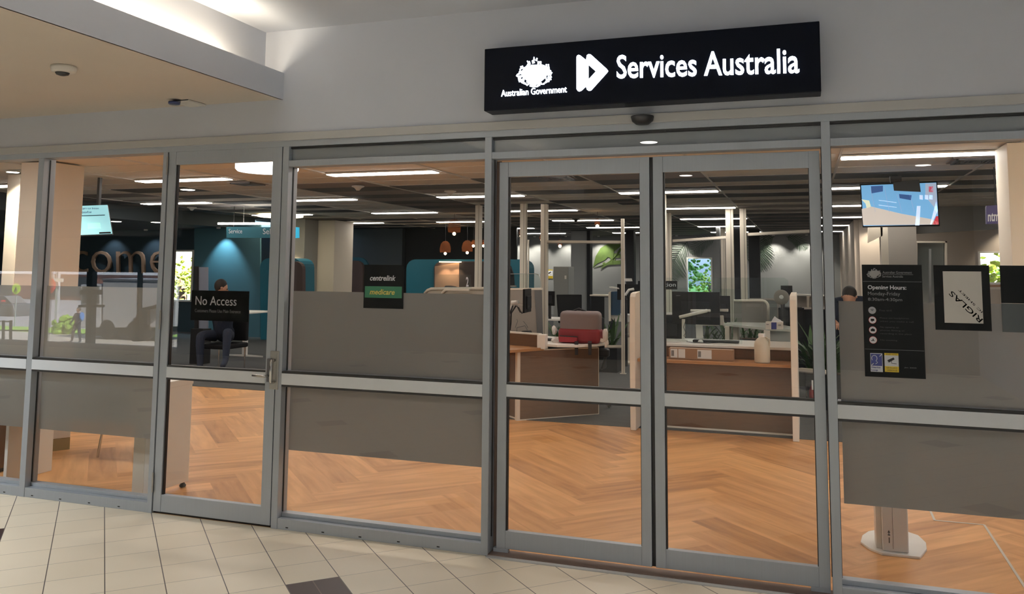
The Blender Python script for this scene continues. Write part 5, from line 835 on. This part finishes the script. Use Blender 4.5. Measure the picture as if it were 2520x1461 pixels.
s_ = sroot('door_4'); B().px([(2256, 593), (2331, 593), (2331, 597), (2256, 597)], 12.0, .1).px([(2326, 593), (2331, 593), (2331, 900), (2326, 900)], 12.0, .1).build('frame', 'cream', s_); B().px([(2258, 598), (2326, 598), (2326, 900), (2258, 900)], 12.08, .03).build('glass_panel', mat('smoke_glass', (.05, .06, .055), .1), s_); B().px([(2286, 612), (2292, 612), (2292, 900), (2286, 900)], 12.07, .02).build('stile', 'grey_wall', s_)
t = root('wall_bench', tuple(W(2445, 705, 9)), 'pale window seat ledge below the bright landscape window at right', 'bench'); B().px([(2436, 700), (2462, 700), (2462, 706), (2436, 706)], 11.0, .3).build('sill_board', 'oak_top', t); B().px([(2434, 706), (2464, 706), (2464, 712), (2434, 712)], 11.0, .3).build('seat', 'cream', t); q = W(2445, 712, 11); box('base', 'warm_wall', q.x-.15, q.x+.2, 11.02, 11.3, 0, q.z, t)
# staff member bending at right
bx, by = W(2092, 735, 7.0).x, 7.0; dz = -.11
J = {'pel': ((bx-.12, by+.35, .98), .15), 'ch': ((bx+.0, by, 1.22), .16), 'nk': ((bx+.05, by-.12, 1.32), .07), 'sL': ((bx-.16, by-.02, 1.27), .075), 'eL': ((bx-.24, by-.14, 1.06), .05), 'wL': ((bx-.18, by-.3, 1.02), .035), 'sR': ((bx+.18, by-.02, 1.29), .075), 'eR': ((bx+.27, by-.12, 1.12), .05), 'wR': ((bx+.22, by-.3, 1.05), .035), 'hL': ((bx-.2, by+.38, .92), .1), 'kL': ((bx-.2, by+.3, .5), .07), 'aL': ((bx-.2, by+.4, .08), .045), 'tL': ((bx-.2, by+.24, .045), .04), 'hR': ((bx-.02, by+.38, .92), .1), 'kR': ((bx-.02, by+.3, .5), .07), 'aR': ((bx-.02, by+.4, .08), .045), 'tR': ((bx-.02, by+.24, .045), .04)}
for k__ in ('pel', 'ch', 'nk', 'sL', 'eL', 'wL', 'sR', 'eR', 'wR'): J[k__] = ((J[k__][0][0], J[k__][0][1], J[k__][0][2]+dz), J[k__][1])
pt = person('person', 'person in a dark short-sleeved shirt leaning forward above the film at right', J, EE, 'cloth_dark', (bx-.02, by-.24, 1.36+dz), .1, (-.3, -.8, -.9)); hand(pt, (bx-.18, by-.3, 1.02+dz), (.2, -.9, -.2)); hand(pt, (bx+.22, by-.3, 1.05+dz), (-.2, -.9, -.2), side=-1)
for s1 in (-1, 1): q0 = J['eL'][0] if s1 < 0 else J['eR'][0]; q1 = J['wL'][0] if s1 < 0 else J['wR'][0]; B().tube([q0, q1], [.052, .037], 10).build('forearm', 'skin', pt, 0, True)
# kiosk stand
k0 = Vector((.455, .92, 0)); t = root('kiosk_stand', tuple(k0), 'white kiosk pedestal on a flat oval base behind the right-hand glass', 'kiosk')
base = [G(*p, .0) for p in ((2118, 1338), (2122, 1322), (2137, 1312), (2158, 1308), (2230, 1312), (2260, 1322), (2279, 1340), (2281, 1356), (2265, 1376), (2170, 1366), (2140, 1354))]
B().prism(base, (0, 0, .014)).build('base', 'white_lam', t, .003); a, b_ = G(2173, 1355, .014), G(2237, 1361, .014)
B().box(a.x, b_.x, a.y, a.y+.2, .014, 1.18).build('column', 'white_plastic', t, .006); x_ = a.x+(b_.x-a.x)*.4; B().box(x_, x_+.0015, a.y-.001, a.y+.002, .03, 1.18).build('seam', 'gasket', t); B().box(a.x-.03, a.x, a.y+.04, a.y+.17, .014, 1.18).build('side_rail', 'white_lam', t, .003)
xm = a.x+(b_.x-a.x)*.25; b = B(); b.box(xm-.006, xm+.006, a.y-.001, a.y+.001, .10, .106).prism([(xm-.007, a.y-.001, .115), (xm+.007, a.y-.001, .115), (xm, a.y-.001, .13)], (0, .002, 0)).box(xm-.002, xm+.002, a.y-.001, a.y+.001, .10, .117).box(xm-.0015, xm+.003, a.y-.001, a.y+.001, .06, .09); b.build('cable_mark', 'gasket', t)
B().prism([(a.x-.1, a.y-.05, 1.12), (b_.x+.1, a.y-.05, 1.12), (b_.x+.1, a.y+.22, 1.32), (a.x-.1, a.y+.22, 1.32)], (0, 0, .03)).build('screen_head', 'dark_grey_plastic', t, .004)
# ================================================================ OUTSIDE, behind the shop
struct(B().box(-60, 40, 24.3, 90, -.3, -.1).build('ground', 'grass'))
def tree(x, y, z, h_, r, n, label, m='tree_leaf'):
    t = root('tree', (x, y, z), label, 'tree'); B().tube([(x, y, z), (x+.1, y, z+h_*.5), (x, y, z+h_*.8)], [.18, .13, .06], 8).build('trunk', 'bark', t); b = B()
    for i in range(n*4):
        a = random.uniform(0, 2*PI); e = random.uniform(-1, 1); rr = r*random.uniform(.3, 1); c_ = Vector((x+rr*math.cos(a)*math.sqrt(1-e*e*.7), y+rr*math.sin(a), z+h_*.75+rr*e*.8)); b.ball(c_, random.uniform(.07, .17)*r*.5, 1, (1, 1, .7), .05*r*.5)
    b.build('crown', m, t); return t
tree(-5.2, 31, -.1, 2.6, 1.5, 120, 'leafy tree left of the gap of sky in the garden window'); tree(-4.2, 36, -.1, 1.4, 1.0, 60, 'low yellowish bush in the garden window', mat('tree_lime', (.30, .36, .03), .9, noise=.5, nscale=2))
tree(-3.5, 41, -.1, 3.0, 1.3, 60, 'thin distant tree against the sky in the garden window'); tree(5.6, 24, -.1, 1.3, 1.6, 110, 'sunlit yellow-green tree in the right-hand landscape window', 'tree_lime'); tree(7.6, 27, -.1, 1.5, 1.9, 100, 'darker tree beside the sunlit one in the landscape window')
struct(B().box(-40, -13.5, 12.4, 24.2, -.3, -.1).build('ground', 'concrete'))
tree(-16.3, 14.6, -.1, 1.7, .9, 70, 'sunlit tree in the narrow window left of the hinged door glass', 'tree_lime')
# ================================================================ STREET in front of the mall, seen only as a reflection
SZ = -2.3
struct(B().prism([(-30, -8, -.1), (-5, -8, -.1), (-20, -29, SZ-.1), (-60, -29, SZ-.1)], (0, 0, .09)).build('ramp', mat('ramp_grey', (.16, .16, .17), .9)))
struct(box('ground', 'concrete', -120, 30, -33, -28.8, SZ-.3, SZ)); struct(box('ground', 'grass', -120, 30, -36, -33, SZ-.3, SZ+.01)); struct(box('road', 'asphalt', -160, 30, -75, -36, SZ-.3, SZ-.02))
zl = W(250, 669, 27).z
struct(B().box(-60, -8, -27, -26.6, zl, 5).box(-60, -8, -27, -7.9, 2.9, 3.6).build('wall_canopy', mat('canopy_dark', (.035, .04, .045), .9)))
struct(B().box(-60.1, -60, -27, -8, -3, 5).box(-14.6, -8, -27, -26.8, -3, 3).build('wall_canopy', 'canopy_dark'))
def mb(pts, Y, t, name, m, par, bev=0):      # polygon given as seen in the glass, moved to the street side
    b = B(); b.prism([MR(W(x, y, Y)) for x, y in pts], (0, -t, 0)); return b.build(name, m, par, bev)
Yk = 31; w0 = MR(W(300, 800, Yk)); t = root('truck', (w0.x, w0.y, SZ), 'grey box truck parked across the street, mirrored in the left windows', 'truck')
mb([(252, 690), (400, 693), (400, 806), (252, 806)], Yk, 2.4, 'cargo_box', 'truck_grey', t, .03); mb([(250, 685), (402, 688), (402, 693), (250, 690)], Yk-.02, 2.5, 'roof_rail', mat('truck_dark', (.18, .19, .22), .5), t); mb([(197, 700), (248, 698), (248, 806), (197, 806)], Yk, 2.3, 'cab', mat('cab_grey', (.62, .63, .66), .4), t, .05); mb([(202, 705), (243, 704), (243, 745), (202, 745)], Yk-.03, .05, 'cab_window', mat('cab_glass', (.05, .06, .07), .1), t); mb([(222, 806), (400, 806), (400, 826), (222, 826)], Yk+.3, 1.8, 'chassis', 'tyre', t)
for x in (262, 330, 352):
    c_ = MR(W(x, 826, Yk)); B().lathe([(.25, 0), (.5, .02), (.52, .1), (.52, .3), (.3, .34)], (c_.x, c_.y-.3, SZ+.52), 20, 'y').build('wheel', 'tyre', t)
mb([(340, 760), (400, 745), (400, 752), (362, 762), (362, 800), (352, 800)], Yk-.2, .2, 'rear_frame', 'charcoal', t)
t = root('traffic_light_pole', tuple(MR(W(215, 845, 26))), 'dark post with crossbars by the canopy edge, mirrored left of the truck', 'post'); mb([(213, 660), (227, 660), (222, 850), (209, 850)], 27.5, .3, 'shaft', 'charcoal', t); mb([(195, 713), (240, 713), (240, 725), (195, 725)], 27.45, .3, 'upper_bar', 'charcoal', t); mb([(192, 750), (246, 750), (246, 756), (192, 756)], 27.45, .3, 'lower_bar', 'charcoal', t)
t = root('bollard_post', tuple(MR(W(340, 845, 27))), 'thin dark pole in front of the truck, mirrored near the door hinge', 'post'); mb([(338, 660), (344, 660), (340, 840), (334, 840)], 27.5, .2, 'shaft', 'charcoal', t); mb([(327, 783), (342, 783), (340, 840), (325, 840)], 27.4, .3, 'box', 'charcoal', t)
t = root('stop_sign', tuple(MR(W(120, 815, 33.9))), 'red stop sign on a white pole, mirrored in the second window', 'sign'); c_ = W(123, 703, 33.9); R_ = .40; b = B(); b.prism([MR((c_.x+R_*math.cos(PI/8+k*PI/4), 33.9, c_.z+R_*1.15*math.sin(PI/8+k*PI/4))) for k in range(8)], (0, -.03, 0)); b.build('plate', 'stop_red', t); p = MR(W(120, 720, 33.88)); B().box(p.x-.03, p.x+.03, p.y-.05, p.y+.0, SZ, p.z).build('pole', 'sign_white', t); q_ = MR(c_)
text('lettering', 'STOP', 0, 1, 0, 1, 0, 'sign_white', t, tf=lambda u, w, d: Vector((q_.x+.28-.56*u, q_.y+.02+d, q_.z-.1+.2*w)))
t = root('pedestrian_sign', tuple(MR(W(38, 770, 36))), 'round lime pedestrian sign, mirrored in the leftmost window', 'sign'); c_ = MR(W(40, 710, 36)); B().lathe([(.34, 0), (.34, .03)], tuple(c_), 24, 'y').build('disc', mat('lime', (0, 0, 0)), t); B().tube([c_+Vector((-.1, .04, -.18)), c_+Vector((0, .04, .1)), c_+Vector((.12, .04, -.16))], .03, 6).build('figure', 'dim_text', t); B().box(c_.x-.03, c_.x+.03, c_.y-.05, c_.y-.01, SZ, c_.z-.3).build('pole', 'alu', t)
t = root('lamp_post', tuple(MR(W(137, 790, 38))), 'grey street pole with name board, mirrored beside the stop sign', 'post'); mb([(138, 668), (143, 668), (139, 788), (133, 788)], 38, .2, 'pole', 'truck_grey', t); mb([(130, 684), (155, 685), (154, 694), (130, 692)], 37.9, .05, 'name_board', 'sign_white', t); mb([(115, 676), (132, 676), (132, 687), (115, 687)], 37.9, .05, 'panel', 'sign_white', t)
g = MR(W(163, 800, 33)); t = root('bush', (g.x, g.y, SZ), 'rounded green bush on the verge, mirrored beside the walking person', 'plant'); b = B(); [b.ball((g.x+random.uniform(-.7, .7), g.y+random.uniform(-.4, .4), SZ+random.uniform(.1, .95)), random.uniform(.12, .3), 1, (1, 1, 1), .05) for _ in range(50)]; b.build('leaves', 'grass', t); B().tube([(g.x, g.y, SZ), (g.x, g.y, SZ+.6)], .05).build('stem', 'bark', t)
g = MR(W(188, 838, 28.9)); x, y = g.x, g.y; J = {'pel': ((x, y, SZ+.95), .14), 'ch': ((x, y, SZ+1.28), .16), 'nk': ((x, y, SZ+1.5), .06), 'sL': ((x-.18, y, SZ+1.42), .07), 'eL': ((x-.25, y+.05, SZ+1.15), .045), 'wL': ((x-.27, y+.2, SZ+.95), .035), 'sR': ((x+.18, y, SZ+1.42), .07), 'eR': ((x+.25, y, SZ+1.15), .045), 'wR': ((x+.22, y+.2, SZ+.98), .035), 'hL': ((x-.09, y, SZ+.88), .1), 'kL': ((x-.22, y+.05, SZ+.5), .075), 'aL': ((x-.3, y, SZ+.08), .05), 'tL': ((x-.32, y+.14, SZ+.05), .04), 'hR': ((x+.09, y, SZ+.88), .1), 'kR': ((x+.15, y, SZ+.5), .075), 'aR': ((x+.25, y, SZ+.08), .05), 'tR': ((x+.27, y+.14, SZ+.05), .04)}
person('person', 'person in dark clothes with a blue bag walking past, mirrored in the second window', J, EE, 'cloth_dark', (x, y, SZ+1.65), .11, (0, 1, 0)); bg_ = B().ball((x+.25, y, SZ+1.3), .22, 2, (.5, .6, 1.1)); tag(bg_.build('shoulder_bag', mat('bag_blue', (.10, .28, .7), .7), None, 0, True), 'bright blue shoulder bag carried by the walking person in the reflection', 'bag')
g = MR(W(8, 790, 44)); t = root('car', (g.x, g.y, SZ), 'dark car with lit tail lamp, mirrored in the leftmost window', 'car'); mb([(-60, 745), (30, 748), (35, 765), (35, 785), (-60, 785)], 44, 1.8, 'body', mat('car_dark', (.06, .07, .08), .3), t, .1); mb([(-55, 728), (10, 728), (28, 747), (-60, 746)], 44.3, 1.4, 'cabin', 'cab_glass', t, .05); mb([(2, 738), (10, 738), (10, 742), (2, 742)], 43.9, .1, 'tail_lamp', 'stop_red', t)
for x in (-20, 22): c_ = MR(W(x, 785, 44)); B().lathe([(.2, 0), (.34, .02), (.34, .2)], (c_.x, c_.y-.1, SZ+.34), 18, 'y').build('wheel', 'tyre', t)
t = root('roadside_building', (-70, -75, SZ), 'brick and glass building across the road with a bright fascia, mirrored at left', 'building'); B().box(-130, -20, -76, -70, SZ, 1.6).build('wall', 'brick', t); B().box(-130, -20, -70.2, -69.9, .6, 1.0).build('fascia', 'sign_white', t)
for i in range(8): B().box(-120+12*i, -112+12*i, -70.05, -69.95, SZ+.4, .3).build('window', 'cab_glass', t)
t = root('metal_railing', tuple(MR(W(10, 830, 28.2))), 'low grey metal railing at the pavement edge, mirrored at the extreme left', 'railing'); mb([(-80, 786), (26, 790), (26, 793), (-80, 789)], 28.4, .1, 'top_rail', 'charcoal', t); mb([(-80, 810), (80, 812), (80, 815), (-80, 813)], 28.4, .06, 'mid_rail', 'charcoal', t)
for x in (-40, 4, 22): mb([(x, 788), (x+4, 788), (x+3, 850), (x-1, 850)], 28.4, .1, 'post', 'charcoal', t)
for o in bpy.data.objects:
    if o.type == 'MESH' and o.name.startswith('ceiling_light'): pass
